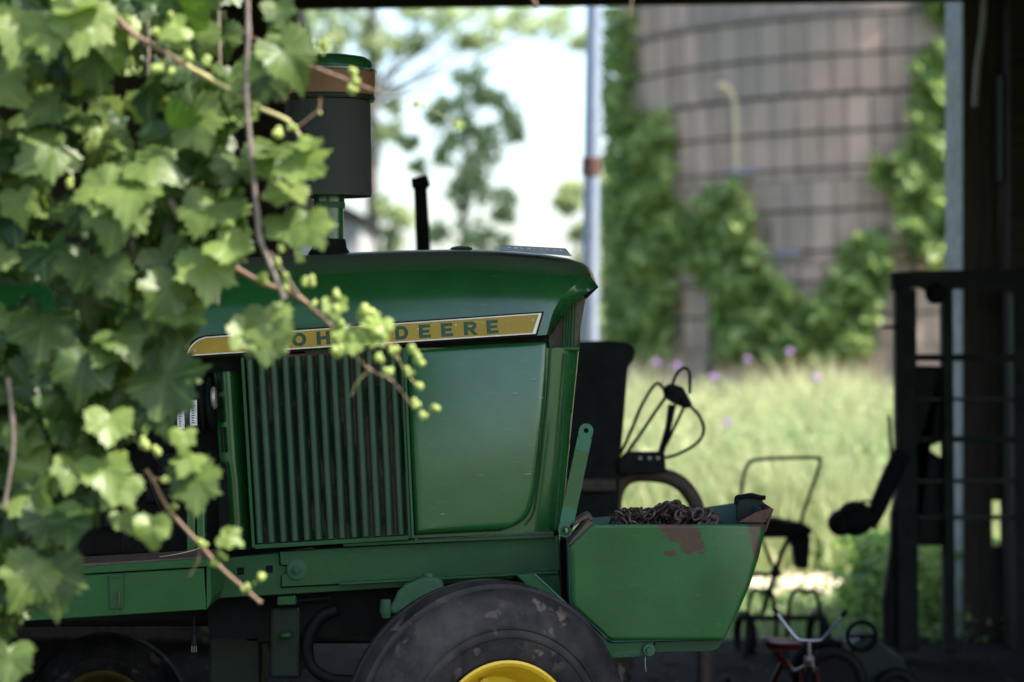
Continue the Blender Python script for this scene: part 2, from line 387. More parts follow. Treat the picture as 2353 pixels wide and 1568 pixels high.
# plate lying on the hood and a small raised cap
s = B(); s.pp([(1151,563),(1300,571),(1314,589),(1148,575)], 7.13, .012); pl = s.out('hood_plate', 'bluegrey', T, bevel=.001)
s = B()
for k in range(9):
    x = 1165+k*15; y = 567+k*.85
    s.pp([(x,y),(x+random.uniform(4,13),y+random.uniform(-.5,1.6)),(x+random.uniform(4,10),y+random.uniform(2.5,5)),(x+1,y+2.5)], 7.1285, .0012)
s.out('chalk_mark', 'chalk', pl)
s = B(); s.ball(P(1060,572,7.3), .035, 2, (1,1,.25)); s.out('cap', 'green', T, smooth=True)

# nameplate
npoly = [(427,819),(431,808),(437,797),(446,787),(458,779),(472,774.5),(1245,719.5),(1231,767.5)]
s = B(); s.pp(npoly, 6.986, .008); plate = s.out('nameplate', 'gold', T, bevel=.0008)
s = B(); s.pp([(421,823),(425,807),(432,794),(443,783),(456,775),(472,771),(1250,716),(1234,772)], 6.9885, .03); s.out('backing', 'black', plate)
s = B(); cyc = npoly+[npoly[0]]
def inset(poly, t):
    n_ = len(poly); res = []
    cx = sum(p[0] for p in poly)/n_
    for i in range(n_):
        a, b, c = Vector(poly[i-1]), Vector(poly[i]), Vector(poly[(i+1)%n_])
        n1 = (b-a).normalized(); n2 = (c-b).normalized(); n1 = Vector((-n1.y, n1.x)); n2 = Vector((-n2.y, n2.x))
        m_ = (n1+n2); m_ = m_/max(.35, (1+n1.dot(n2))); res.append(tuple(b+m_*t))
    return res
inn = inset(npoly, 2.6)
for i in range(len(npoly)):
    j = (i+1)%len(npoly)
    wdt = 1
    s.pp([npoly[i], npoly[j], inn[j], inn[i]], 6.9845, .003)
s.pp([(1245,719.5),(1231,767.5),(1223,766.5),(1238,722.5)], 6.984, .003)
s.out('trim', 'trim', plate)
LET = {  # strokes as polygons in a 1 x 1 box, y up
 'E': [[(0,0),(.34,0),(.34,1),(0,1)],[(.34,0),(1,0),(1,.24),(.34,.24)],[(.34,.39),(.9,.39),(.9,.61),(.34,.61)],[(.34,.76),(.97,.76),(.97,1),(.34,1)]],
 'H': [[(0,0),(.3,0),(.3,1),(0,1)],[(.7,0),(1,0),(1,1),(.7,1)],[(.3,.38),(.7,.38),(.7,.62),(.3,.62)]],
 'N': [[(0,0),(.28,0),(.28,1),(0,1)],[(.72,0),(1,0),(1,1),(.72,1)],[(.28,1),(.28,.62),(.72,0),(.72,.38)]],
 'J': [[(.62,.3),(.92,.3),(.92,1),(.62,1)],[(.92,.3),(.85,.1),(.7,0),(.35,0),(.15,.1),(.05,.35),(.33,.35),(.4,.24),(.55,.24),(.62,.3)]],
 'D': [[(0,0),(.3,0),(.3,1),(0,1)]],
 'R': [[(0,0),(.3,0),(.3,1),(0,1)],[(.3,.76),(.75,.76),(.9,.86),(.72,1),(.3,1)],[(.75,.76),(.66,.68),(.96,.55),(1,.72),(.9,.86)],[(.66,.68),(.66,.57),(.3,.57),(.3,.34),(.75,.34),(.96,.55)],[(.42,.34),(.7,0),(1.05,0),(.75,.34)]],
 'O': []}
def arc(cx, cy, r0, r1, a0, a1, n=14, sx=1, sy=1):
    out = []
    for k in range(n):
        a, b = a0+(a1-a0)*k/n, a0+(a1-a0)*(k+1)/n
        out.append([(cx+r1*sx*math.cos(a), cy+r1*sy*math.sin(a)), (cx+r1*sx*math.cos(b), cy+r1*sy*math.sin(b)), (cx+r0[0]*math.cos(b), cy+r0[1]*math.sin(b)), (cx+r0[0]*math.cos(a), cy+r0[1]*math.sin(a))])
    return out
LET['O'] = arc(.5,.5,(.23,.27),.5,0,2*math.pi,24)
LET['D'] += [[(.3,0),(.5,0),(.5,.24),(.3,.24)],[(.3,.76),(.5,.76),(.5,1),(.3,1)]] + arc(.5,.5,(.2,.26),.5,-math.pi/2,math.pi/2,14)
s = B(); th = R(3.7)
for ch, cx, wd in (('J',636,26),('O',687,34),('H',743,31),('N',798,31),('D',923,30),('E',976,27),('E',1027,27),('R',1081,30),('E',1131.5,27)):
    cy = 780.5-(cx-687)*.0655; hh = 31
    for poly in LET[ch]:
        q = []
        for (a, b) in poly:
            dx, dy = (a-.5)*wd, (.5-b)*hh
            q.append((cx+dx*math.cos(th)+dy*math.sin(th), cy-dx*math.sin(th)+dy*math.cos(th)))
        s.pp(q, 6.9852, .002)
    s.out('letter', 'letter', plate); s = B()
s = B()
for x, y in ((448,806),(1225,735),(1047,747),(960,757)):
    s = B(); s.torus(P(x,y,6.985), (0,1,0), .0022, .0007, 12, 5); s.out('rivet', 'trim', plate)

# body behind the panels (dark), front cowl rounded in plan
def cowl(name, mat, xl_t, xl_b, xr_t, xr_b, yt, yb, dn, rad, parent, ytr=None, ybr=None, smooth=True):
    c = B(); lev = 12; prev = None
    for i in range(lev+1):
        t = i/lev; x0 = xl_t+(xl_b-xl_t)*t; x1 = xr_t+(xr_b-xr_t)*t
        row = []; 
        za = P(0, yt+(yb-yt)*t, dn).z; zb = P(0, (ytr or yt)+((ybr or yb)-(ytr or yt))*t, dn).z
        X0 = P(x0,0,dn).x; X1 = P(x1,0,dn+rad).x
        plan = [(X0, dn)] + [(X1-rad+rad*math.sin(a), dn+rad-rad*math.cos(a)) for a in [R(k*10) for k in range(0, 10)]]
        far = [(px_, 2*YC-py_) for px_, py_ in plan[::-1]]
        for q, (px_, py_) in enumerate(plan+far):
            fz = (px_-X0)/(X1-X0); row.append(c.bm.verts.new((px_, py_, za+(zb-za)*fz)))
        if prev:
            for k in range(len(row)): c.bm.faces.new([prev[k], prev[(k+1)%len(row)], row[(k+1)%len(row)], row[k]])
        else: c.bm.faces.new(row)
        prev = row
    c.bm.faces.new(prev[::-1]); return c.out(name, mat, parent, smooth=smooth)
cowl('front_cowl', 'green', 700, 720, 1331, 1290, 800, 1247, 7.035, .10, T, 800, 1222)
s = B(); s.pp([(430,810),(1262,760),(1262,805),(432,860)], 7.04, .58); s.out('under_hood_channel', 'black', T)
s = B()  # upper grille between brow and cowl
s.pp([(1255,800),(1262,770),(1280,742),(1304,706),(1342,682),(1346,684),(1326,800)], 7.13, .42); gr = s.out('front_grille', 'brown', T, bevel=.01)
s = B()
for k in range(7):
    x = 1296+k*6; yt_ = lerp([(1290,727),(1304,708),(1340,684)], x)
    s.tube([P(x+2,yt_,7.115+.004*k), P(x-4+2,800,7.115+.004*k)], .0028, 6)
s.out('grille_bar', 'rail', gr, smooth=True)
s = B(); s.pp([(1270,797),(1333,797),(1332,806),(1271,806)], 7.05, .5); s.out('cowl_lip', 'rail', T, bevel=.003)
s = B(); s.tube(spline([P(1300,812,7.046),P(1294,950,7.046),P(1286,1080,7.046),P(1277,1215,7.046)],4), .003, 6); s.out('cowl_seam', 'rail', T, smooth=True)
s = B()
for a in ((1313,950,1309,1010),(1309,1022,1308,1034)): s.tube([P(a[0],a[1],7.09),P(a[2],a[3],7.085)], .0012, 5)
s.out('paint_chip', 'white', T)

# raised side panel with rounded lower corner
def bowed(pan_l, pan_r, yt, yb, mat, name):
    c = B(); nu, nv = 26, 34; ss = lambda k, n_: .5-.5*math.cos(math.pi*k/n_); prev = None
    for j in range(nv+1):
        v_ = ss(j, nv); row = []
        for i in range(nu+1):
            u_ = ss(i, nu); t0 = yt[0]+(yb[0]-yt[0])*v_; t1 = yt[1]+(yb[1]-yt[1])*v_
            y = t0+(t1-t0)*u_; x0, x1 = lerp(pan_l, y), lerp(pan_r, y); x = x0+(x1-x0)*u_
            e = min(x-x0, x1-x, (y-(yt[0]+(yt[1]-yt[0])*u_)), ((yb[0]+(yb[1]-yb[0])*u_)-y)); e = max(0, min(13, e))
            dd = 6.996+.036*(max(0, .8-v_)/.8)**2 + .03*(1-math.sqrt(max(0, 1-(1-e/13)**2))) + .006*(2*u_-1)**2
            row.append(c.bm.verts.new(P(x, y, min(dd, 7.05))))
        if prev:
            for i in range(nu): c.bm.faces.new([prev[i], prev[i+1], row[i+1], row[i]])
        prev = row
    return c.out(name, mat, T, smooth=70)
bowed([(798,928),(1231,951)], [(779,1263),(850,1258),(960,1249),(1060,1238),(1130,1230),(1160,1225),(1185,1214),(1203,1196),(1214,1172),(1222,1145),(1231,1110)], (799,779), (1231,1221), 'panel', 'side_panel')
s = B(); s.tube(spline([P(1266,786,7.03),P(1259,900,7.03),P(1246,1030,7.03),P(1232,1150,7.032),P(1222,1186,7.034),P(1206,1207,7.034)],5), .0035, 6); s.out('panel_edge', 'rail', T, smooth=True)

s = B()
for x, y in ((1205,1090),(1012,1182),(1222,872),(1236,915),(1180,905)):
    s.tube([P(x,y,6.99), P(x+random.uniform(8,16),y-random.uniform(0,4),6.99)], .0009, 5)
s.out('scratch', 'chalk', T)
s = B()
for x, y in ((957,1240),(1120,1233),(1212,1228)):
    s = B(); s.lathe([(0,0),(0,.006),(.005,.006),(.005,0)], P(x,y,7.02), (0,-1,0), 6); s.out('panel_screw', 'cast', T)
# ribbed side grille
q0, q1, q2, q3 = (553,822), (926,798), (945,1237), (579,1259)
def Q(u, v):
    a = (q0[0]+(q1[0]-q0[0])*u, q0[1]+(q1[1]-q0[1])*u); b = (q3[0]+(q2[0]-q3[0])*u, q3[1]+(q2[1]-q3[1])*u)
    return (a[0]+(b[0]-a[0])*v, a[1]+(b[1]-a[1])*v)
NRIB = 13
def groove_mat():
    m, n, l, b = nt('groove_with_chaff')
    uv = n.new('ShaderNodeUVMap'); uv.uv_map = 'UVMap'; s_ = n.new('ShaderNodeSeparateXYZ'); l.new(uv.outputs[0], s_.inputs[0])
    mp = n.new('ShaderNodeCombineXYZ'); fl = mth(n, l, 'FLOOR', mth(n, l, 'MULTIPLY', s_.outputs[0], NRIB)); l.new(mth(n, l, 'MULTIPLY', fl, 7.3), mp.inputs[0]); l.new(mth(n, l, 'MULTIPLY', s_.outputs[1], 3.5), mp.inputs[1])
    t = n.new('ShaderNodeTexNoise'); t.inputs['Scale'].default_value = 1; t.inputs['Detail'].default_value = 3; l.new(mp.outputs[0], t.inputs['Vector'])
    edge = mth(n, l, 'MULTIPLY', mth(n, l, 'POWER', mth(n, l, 'ABSOLUTE', mth(n, l, 'SUBTRACT', mth(n, l, 'MULTIPLY', s_.outputs[1], 2), 1)), 2.2), .16)
    side = mth(n, l, 'MULTIPLY', s_.outputs[0], .20)
    fz = noise(n, l, 420, 4, .8)
    a = mth(n, l, 'ADD', mth(n, l, 'ADD', mth(n, l, 'ADD', t.outputs['Fac'], edge), side), mth(n, l, 'MULTIPLY', mth(n, l, 'SUBTRACT', noise(n, l, 120, 5, .8), .5), .45))
    c = mix(n, l, ramp(n, l, a, .63, .72), (.008,.024,.012,1), ramp(n, l, fz, .35, .7, (.06,.035,.028,1), (.27,.17,.14,1)))
    l.new(c, b.inputs['Base Color']); b.inputs['Roughness'].default_value = .85
    bump(n, l, b, mth(n, l, 'MULTIPLY', fz, 1.0), 1, .006); return m
gb = B(); uvl = gb.bm.loops.layers.uv.new('UVMap')
fc = gb.bm.faces.new([gb.bm.verts.new(P(*Q(u, v), 7.022)) for u, v in ((0,0),(1,0),(1,1),(0,1))])
for lp, uvv in zip(fc.loops, ((0,1),(1,1),(1,0),(0,0))): lp[uvl].uv = uvv
sg = gb.out('side_grille', groove_mat(), T)
for k in range(NRIB):
    rb_ = B(); u0 = .028+k*.9615/NRIB; du = .9615/NRIB
    prof = [(.0,7.024),(.03,7.002),(.09,6.997),(.2,6.9965),(.46,7.000),(.62,7.007),(.72,7.014),(.74,7.024)]
    nv = 10; prev = None
    for i in range(nv+1):
        v = .012+.966*i/nv
        row = [rb_.bm.verts.new(P(*Q(u0+du*a+.0006*math.sin(k*3+i*.9), v), dd)) for a, dd in prof]
        if prev:
            for j in range(len(row)-1): rb_.bm.faces.new([prev[j], prev[j+1], row[j+1], row[j]])
        prev = row
    rb_.out('rib', 'rib', sg, smooth=60)
s = B(); fr = .0245
s.prism([P(*Q(0,0),6.99),P(*Q(.018,0),6.99),P(*Q(.018,1),6.99),P(*Q(0,1),6.99)], (0,.035,0))
s.prism([P(*Q(.982,0),6.99),P(*Q(1,0),6.99),P(*Q(1,1),6.99),P(*Q(.982,1),6.99)], (0,.035,0))
s.prism([P(*Q(.0185,.985),6.991),P(*Q(.9815,.985),6.991),P(*Q(.9815,1.008),6.991),P(*Q(.0185,1.008),6.991)], (0,.033,0))
s.out('grille_frame', 'rail', sg, bevel=.0015)
s = B(); s.pp([(926,800),(931,800),(951,1234),(946,1236)], 6.985, .04); s.out('edge_strip', 'cast', T, bevel=.001)

# radiator shroud left of the grille
s = B(); prev = None
for i in range(9):
    t = i/8; yv = 832+t*(1262-832); x0 = 489+t*(520-489)+ (8 if t > .5 else 0); x1 = 556+t*24; row = []
    for k in range(9):
        a = k/8; row.append(s.bm.verts.new(P(x0+(x1-x0)*a, yv+(1-a)*3, 7.075-.045*math.sin(a*math.pi*.75+.3)+.03*a)))
    if prev:
        for k in range(8): s.bm.faces.new([prev[k], prev[k+1], row[k+1], row[k]])
    prev = row
sh = s.out('radiator_shroud', 'green', T, smooth=True)
s = B()
for k in range(3):
    y0 = 842+k*70
    for dx in (0, 7): s.pp([(496+dx+k*5,y0),(499+dx+k*5,y0),(503+dx+k*5,y0+58),(500+dx+k*5,y0+58)], 7.035, .012)
s.out('slot', 'black', sh)
s = B(); s.pp([(500,1062),(514,1062),(519,1070),(527,1262),(505,1262)], 7.028, .01); s.out('cutout', 'black', sh)
s = B(); s.pp([(-600,880),(548,838),(560,1275),(-600,1320)], 7.25, .3); s.out('engine_block', 'void', T, bevel=.02)
s = B()
for (x, y, w_, h_) in ((300,930,60,50),(210,1000,80,70),(330,1120,70,40),(120,1080,60,80),(40,960,70,60),(360,1040,40,60),(230,1180,60,40)):
    s = B(); s.pp([(x,y),(x+w_,y-3),(x+w_,y+h_-3),(x,y+h_)], 7.12+random.random()*.05, .15)
    s.out('engine_fitting', 'void', T, bevel=.012)
s = B()   # alternator: stacked drum with axis along the tractor
ax = Vector((1,0,.06)).normalized(); c0 = P(362, 932, 7.06)
s.lathe([(0,0),(0,.05),(.022,.062),(.05,.064),(.052,.058),(.058,.058),(.06,.068),(.098,.069),(.1,.06),(.102,0)], c0, ax, 32)
al = s.out('alternator', 'alu', T, smooth=True)
s = B()
for x, y in ((407,928),(436,920)):
    s.pp([(x,y),(x+16,y-1),(x+17,y+58),(x+1,y+59)], 6.985, .003)
s.out('label', 'sticker', al)
s = B()
for x, y in ((407,928),(436,920)):
    for k in range(9):
        yy = y+6+k*5.6; s.pp([(x+4,yy),(x+4+random.uniform(4,9),yy-.3),(x+4+random.uniform(4,9),yy+2),(x+4,yy+2)], 6.9842, .001)
s.out('print', 'black', al)
s = B(); ax2 = ax
s.lathe([(0,0),(0,.082),(.01,.086),(.02,.074),(.03,.086),(.04,.082),(.04,0)], P(460,930,7.08), ax2, 36); s.out('pulley', 'black', T, smooth=True)
s = B(); s.lathe([(0,0),(0,.03),(.006,.034),(.012,.03),(.012,0)], P(487,915,7.02), ax2, 20); s.out('pulley_nut', 'alu', T, smooth=True)
s = B()
s.pp([(428,1150),(449,1149),(450,1276),(429,1278)], 7.03, .06); s.pp([(451,1149),(470,1148),(472,1275),(452,1276)], 7.02, .05)
s.out('engine_bracket', 'green', T, bevel=.006)
s = B()
for pts in ([(300,1120),(330,1080),(350,1130),(380,1200),(400,1262)],[(250,1150),(270,1120),(285,1180),(280,1262)],[(330,1000),(360,1060),(410,1110),(440,1180)],[(150,1180),(200,1160),(260,1190),(300,1260)]):
    s.tube(spline([P(x,y,7.04+.01*i) for i,(x,y) in enumerate(pts)],5), .0035, 6)
s.out('engine_wire', 'rubber', T, smooth=True)

# chassis rails
s = B(); s.pp([(470,1262),(1284,1218),(1288,1400),(1180,1455),(480,1470)], 7.11, .46); s.out('chassis_core', 'black', T)
s = B(); s.pp([(475,1288),(643,1270),(700,1262),(1180,1240),(1180,1330),(900,1352),(700,1364),(476,1377)], 7.045, .05); rr = s.out('rear_rail', 'rail', T, bevel=.003)
s = B(); s.pp([(640,1267),(790,1257),(1278,1232),(1282,1319),(785,1345),(645,1352),(645,1324),(657,1322),(656,1301),(642,1300)], 7.0432, .002); s.out('plate_contact_shade', 'black', rr)  # black outline behind the plate, drawn as its contact shadow
s = B()
for x, y in ((495,1318),(553,1313),(619,1308)):
    s = B(); s.pp([(x-8,y-8),(x+8,y-9),(x+8,y+8),(x-8,y+9)], 7.0435, .004); s.out('square_hole', 'black', rr)
s = B(); s.pp([(643,1269),(790,1259),(1276,1234),(1280,1316),(785,1342),(647,1349),(647,1321),(660,1319),(659,1299),(645,1298)], 7.03, .012); s.out('rail_plate', 'rail', T, bevel=.0015)
ft = B()
ft.pp([(787,1249),(1272,1228),(1274,1236),(960,1249),(789,1257)], 7.005, .024)
ft.pp([(779,1339),(1283,1312),(1284,1319),(780,1345)], 7.005, .024)
ft.pp([(1275,1232),(1284,1231),(1286,1311),(1277,1312)], 7.005, .024)
ft.out('rail_flange', 'rail', T, bevel=.002)
s = B(); s.pp([(945,1240),(1270,1222),(1274,1227),(1180,1234),(948,1248)], 7.03, .03); s.out('panel_gasket', 'brown', T)
s = B(); s.lathe([(0,0),(0,.026),(.004,.027),(.004,.0)], P(682,1310,7.026), (0,-1,0), 28); 
s.lathe([(.004,.0),(.004,.013),(.014,.013),(.014,0)], P(682,1310,7.026), (0,-1,0), 6); s.lathe([(.014,0),(.014,.007),(.02,.006),(.02,0)], P(682,1310,7.026), (0,-1,0), 14)
s.lathe([(-.003,0),(-.003,.031),(-.001,.031),(-.001,0)], P(682,1310,7.026), (0,-1,0), 28); s.out('rail_bolt', 'cast', T, bevel=.0015)
s = B(); s.pp([(1222,1318),(1284,1314),(1291,1380),(1280,1372)], 7.02, .02); s.out('gusset', 'rail', T, bevel=.002)
s = B(); s.pp([(1185,1322),(1228,1319),(1330,1410),(1398,1477),(1502,1474),(1502,1509),(1386,1515)], 6.812, .03); s.out('front_support_arm', 'rail', T, bevel=.003)
s = B(); s.tube([P(1229,1320,6.81),P(1268,1356,6.81),P(1296,1384,6.81)], .002, 5); s.out('weld_seam', 'strap', T)
s = B(); s.pp([(1287,1240),(1312,1240),(1312,1400),(1291,1385)], 7.04, .05); s.out('gap_fill', 'black', T)  # black piece filling the dark gap between rail and front box
s = B(); s.lathe([(0,0),(0,.019),(.012,.017),(.012,.008),(.02,.007),(.02,0)], P(1491,1493,6.81), (0,-1,0), 20); s.out('pivot_bolt', 'cast', T, smooth=True)
s = B(); s.tube([P(1483,1509,6.8),P(1483,1530,6.8),P(1485,1544,6.8)], .0018, 5); s.out('cotter_pin', 'chrome', T)
# steering arm casting
s = B(); s.pp([(970,1326),(1004,1326),(1016,1338),(1024,1362),(1000,1372),(965,1384),(948,1392),(938,1408),(900,1414),(892,1398),(904,1382),(912,1362),(930,1344),(950,1336)], 6.94, .05); sa = s.out('steering_arm', 'cast', T, bevel=.014, seg=4)
s = B(); s.tube([P(985,1345,6.965),P(984,1317,6.965)], [.02,.014], 8); s.out('arm_bolt', 'cast', sa)
s = B(); s.tube([P(888,1420,6.95),P(886,1404,6.95),P(886,1378,6.95)], [.012,.018,.014], 12); s.out('ball_joint', 'cast', sa, smooth=True)
s = B(); s.box(P(560,1420,7.3), P(1150,1480,7.3)+Vector((0,.12,0))); s.box(P(620,1395,7.1), P(690,1560,7.1)+Vector((0,.4,0))); s.box(P(480,1400,7.3), P(600,1600,7.3)+Vector((0,.2,0)))
s.out('front_axle', 'darkgreen', T, bevel=.01)
s = B()
s.tube(spline([P(775,1400,7.1),P(735,1420,7.1),P(708,1470,7.1),P(715,1530,7.1),P(760,1560,7.1),P(830,1565,7.1)],6), .018, 10)
s.tube(spline([P(600,1375,7.1),P(640,1384,7.08),P(700,1380,7.08),P(760,1374,7.08)],5), .006, 8)
s.out('hydraulic_hose', 'rubber', T, smooth=True)
s = B(); s.pp([(637,1372),(678,1370),(680,1390),(636,1392)], 7.03, .06); s.out('axle_bracket', 'rail', T, bevel=.003); s = B(); s.ball(P(657,1460,7.08), .022, 2, (1,1,.5)); s.out('grease_cap', 'rail', T, smooth=True)
s = B(); s.pp([(-600,1300),(470,1278),(640,1380),(640,1440),(-600,1445)], 7.3, .25); s.out('transmission_case', 'void', T, bevel=.02)

# bucket-like front box
bk = [(1362,1205),(1309,1254),(1312,1388),(1406,1473),(1664,1468),(1697,1403),(1722,1345),(1742,1283),(1756,1222),(1759,1203)]
BM_ = box_mat(); D0 = 6.8; BW = .62
s = B(); prev = None
bl_ = [(1203,1364),(1254,1309),(1388,1312),(1473,1406)]; br_ = [(1203,1759),(1222,1756),(1283,1742),(1345,1722),(1403,1697),(1468,1664)]
for j in range(31):
    y = 1205+(1471-1205)*j/30; x0, x1 = lerp(bl_, y), lerp(br_, y); row = []
    for i in range(33):
        x = x0+(x1-x0)*i/32; bend = .075*max(0, (x-1600-.25*(y-1205))/170)**2 + .004*math.sin(x*.017+y*.011)
        row.append(s.bm.verts.new(P(x, y, D0+bend)))
    if prev:
        for i in range(32): s.bm.faces.new([prev[i], prev[i+1], row[i+1], row[i]])
    prev = row
fbx = s.out('front_box', BM_, T, smooth=60); sm = fbx.modifiers.new('thick', 'SOLIDIFY'); sm.thickness = .004; sm.offset = 0
s = B()    # curved front sheet plus floor and back sheet, with a far side plate
fr_ = [P(x,y,D0) for x,y in bk]
def sheet(c, pts, t=.004, y0=.004, y1=BW):
    for a, b in zip(pts, pts[1:]):
        nrm = Vector((-(b-a).z, 0, (b-a).x)).normalized()*t
        c.prism([a+Vector((0,y0,0)), b+Vector((0,y0,0)), b+nrm+Vector((0,y0,0)), a+nrm+Vector((0,y0,0))], (0, y1-y0, 0))
sheet(s, [P(1664,1468,D0),P(1697,1403,D0),P(1722,1345,D0),P(1742,1283,D0),P(1756,1222,D0),P(1764,1180,D0)], y0=.07); sheet(s, [P(1664,1468,D0),P(1406,1473,D0),P(1312,1388,D0),P(1309,1254,D0)])
s.out('box_shell', 'inner', fbx, bevel=.001)
s = B(); s.pp([(1362,1190),(1309,1254),(1312,1388),(1406,1473),(1664,1468),(1697,1403),(1722,1345),(1742,1283),(1756,1222),(1774,1170),(1690,1156),(1560,1175)], D0+BW-.0, .004); s.out('far_side', 'inner', fbx, bevel=.001)
s = B()  # near the front corner: the curled, rusted corner flange
s.prism([P(1697,1200,D0+.06),P(1759,1201,D0+.06),P(1776,1170,D0+.06),P(1772,1168,D0+.06),P(1735,1178,D0+.06)], (0,.004,0))
s.prism([P(1755,1222,D0+.07),P(1761,1222,D0+.07),P(1778,1170,D0+.07),P(1773,1170,D0+.07)], (0,.3,0))
s.out('corner_flange', 'rust', fbx, bevel=.001)
s = B(); s.pp([(1693,1200),(1692,1150),(1712,1142),(1752,1146),(1757,1172),(1730,1182),(1712,1200)], D0+.3, .02); s.out('end_plate', 'darkgreen', fbx, bevel=.003)
s = B(); s.tube(spline([P(1692,1160,D0+.29),P(1693,1144,D0+.29),P(1705,1142,D0+.29),P(1725,1138,D0+.29),P(1745,1143,D0+.29),P(1759,1144,D0+.29)],4), .007, 7); s.out('torn_lip', 'black', fbx, smooth=True)
s = B(); s.pp([(1504,1474.5),(1664,1469.5),(1650,1492),(1632,1497),(1504,1500)], D0+.03, .5); s.out('box_floor_skid', 'rib', fbx, bevel=.002)
s = B(); s.pp([(1303,1254),(1309,1254),(1362,1206),(1362,1200),(1349,1199)], D0-.002, .2); s.out('box_edge', 'brown', fbx, bevel=.002)
s = B()
pp_ = [P(1310,1207,6.9),P(1340,1186,6.9),P(1352,1181,6.9),P(1362,1190,6.9)]
for a, b in zip(pp_, pp_[1:]): s.prism([a, b, b+Vector((0,0,-.012)), a+Vector((0,0,-.012))], (0,.12,0))
s.out('latch_flap', 'brown', fbx)
# strap with two holes (built as ring segments round the holes)
def strap():
    a = P(1347,990,6.9); b = P(1299,1219,6.9); w_ = 16.5*6.9/K; hr = 6*6.9/K
    u = (b-a).normalized(); v = Vector((u.z, 0, -u.x)); v = -v
    objs = []
    def seg(name, f0, f1, mat, ends, parent):
        c = B(); L = (b-a).length
        p0, p1 = a+u*L*f0, a+u*L*f1
        c.prism([p0-v*w_, p1-v*w_, p1+v*w_, p0+v*w_], (0,.006,0)); return c
    L = (b-a).length
    so = None
    for cc, sg in ((a, -1), (b, 1)):
        top = B()
        n_ = 20
        for k in range(n_):
            t0, t1 = 2*math.pi*k/n_, 2*math.pi*(k+1)/n_
            def o(t, far):
                d_ = u*math.sin(t)*sg+v*math.cos(t)
                if not far: return cc+d_*hr
                if math.sin(t) >= -1e-6: return cc+d_*w_
                m_ = max(abs(math.sin(t)), abs(math.cos(t))); return cc+d_*(w_/m_)
            top.prism([o(t0,0), o(t1,0), o(t1,1), o(t0,1)], (0,.006,0))
        if sg < 0: q_ = (a+u*w_, a+u*(L*.13+w_))
        else: q_ = (b-u*(L*.15+w_), b-u*w_)
        top.prism([q_[0]-v*w_, q_[1]-v*w_, q_[1]+v*w_, q_[0]+v*w_], (0,.006,0))
        o_ = top.out('lift_strap' if so is None else 'strap_end', 'strap', T if so is None else so); so = so or o_

    m = B(); m.prism([a+u*(L*.13+w_)-v*w_, b-u*(L*.15+w_)-v*w_, b-u*(L*.15+w_)+v*w_, a+u*(L*.13+w_)+v*w_], (0,.006,0)); m.out('strap_middle', 'strapdark', so)
    n2 = B(); n2.torus(b+Vector((0,-.002,0)), (0,1,0), hr*1.35, .003, 20, 6); n2.out('grommet', 'cast', so, smooth=True)
strap()

# air cleaner stack
cx = P(756, 0, 7.3)
def ring(y, d=7.3): return P(0, y, d).z
st = thing('tmp', '', '', (0,0,0)); bpy.data.objects.remove(st)
pc = Vector((P(757,0,7.3).x, 7.3, 0)); px7 = 7.3/K
def lat(name, prof, mat, parent, n=48, cxo=0, smooth=True):
    s_ = B(); s_.lathe([(ring(y), r*px7) for r, y in prof], pc+Vector((cxo,0,0)), (0,0,1), n); return s_.out(name, mat, parent, smooth=smooth)
ap = lat('intake_pipe', [(33,580),(33,470),(35,469),(35,445)], 'green', T)
lat('pipe_collar', [(0,550),(36,550),(38,557),(40,570),(50,585),(50,590)], 'black', ap)
lat('pipe_clamp', [(33,479),(36,479),(36,465),(33,465)], 'cast', ap)
ac = lat('air_cleaner', [(0,446),(92,448),(96,452),(96.5,449),(93,232),(93,225)], 'mesh', T, 64)
lat('cleaner_rim', [(94,234),(103,233),(105,226),(103,221),(94,221)], 'darkgreen', ac, 64)
lat('ochre_band', [(102,222),(104.5,205),(105.5,168),(104,166)], 'ochre', ac, 64)
lat('cleaner_cap', [(104,170),(109,168),(109,163),(100,160),(99,150),(94,140),(84,134),(60,130),(0,127)], 'green', ac, 64)
s = B()
for x in (713, 731): s.ball(P(x, 130, 7.25), .009, 2, (1,1,.8))
s.out('wing_nut', 'darkgreen', ac, smooth=True)
s = B()
for k in range(120):
    a = 2*math.pi*k/120; s.tube([pc+Vector((math.cos(a)*93.6*px7, math.sin(a)*93.6*px7, ring(236))), pc+Vector((math.cos(a)*96.6*px7, math.sin(a)*96.6*px7, ring(447)))], .0009, 4, cap=False)
s.out('screen_wire', 'mesh', ac)

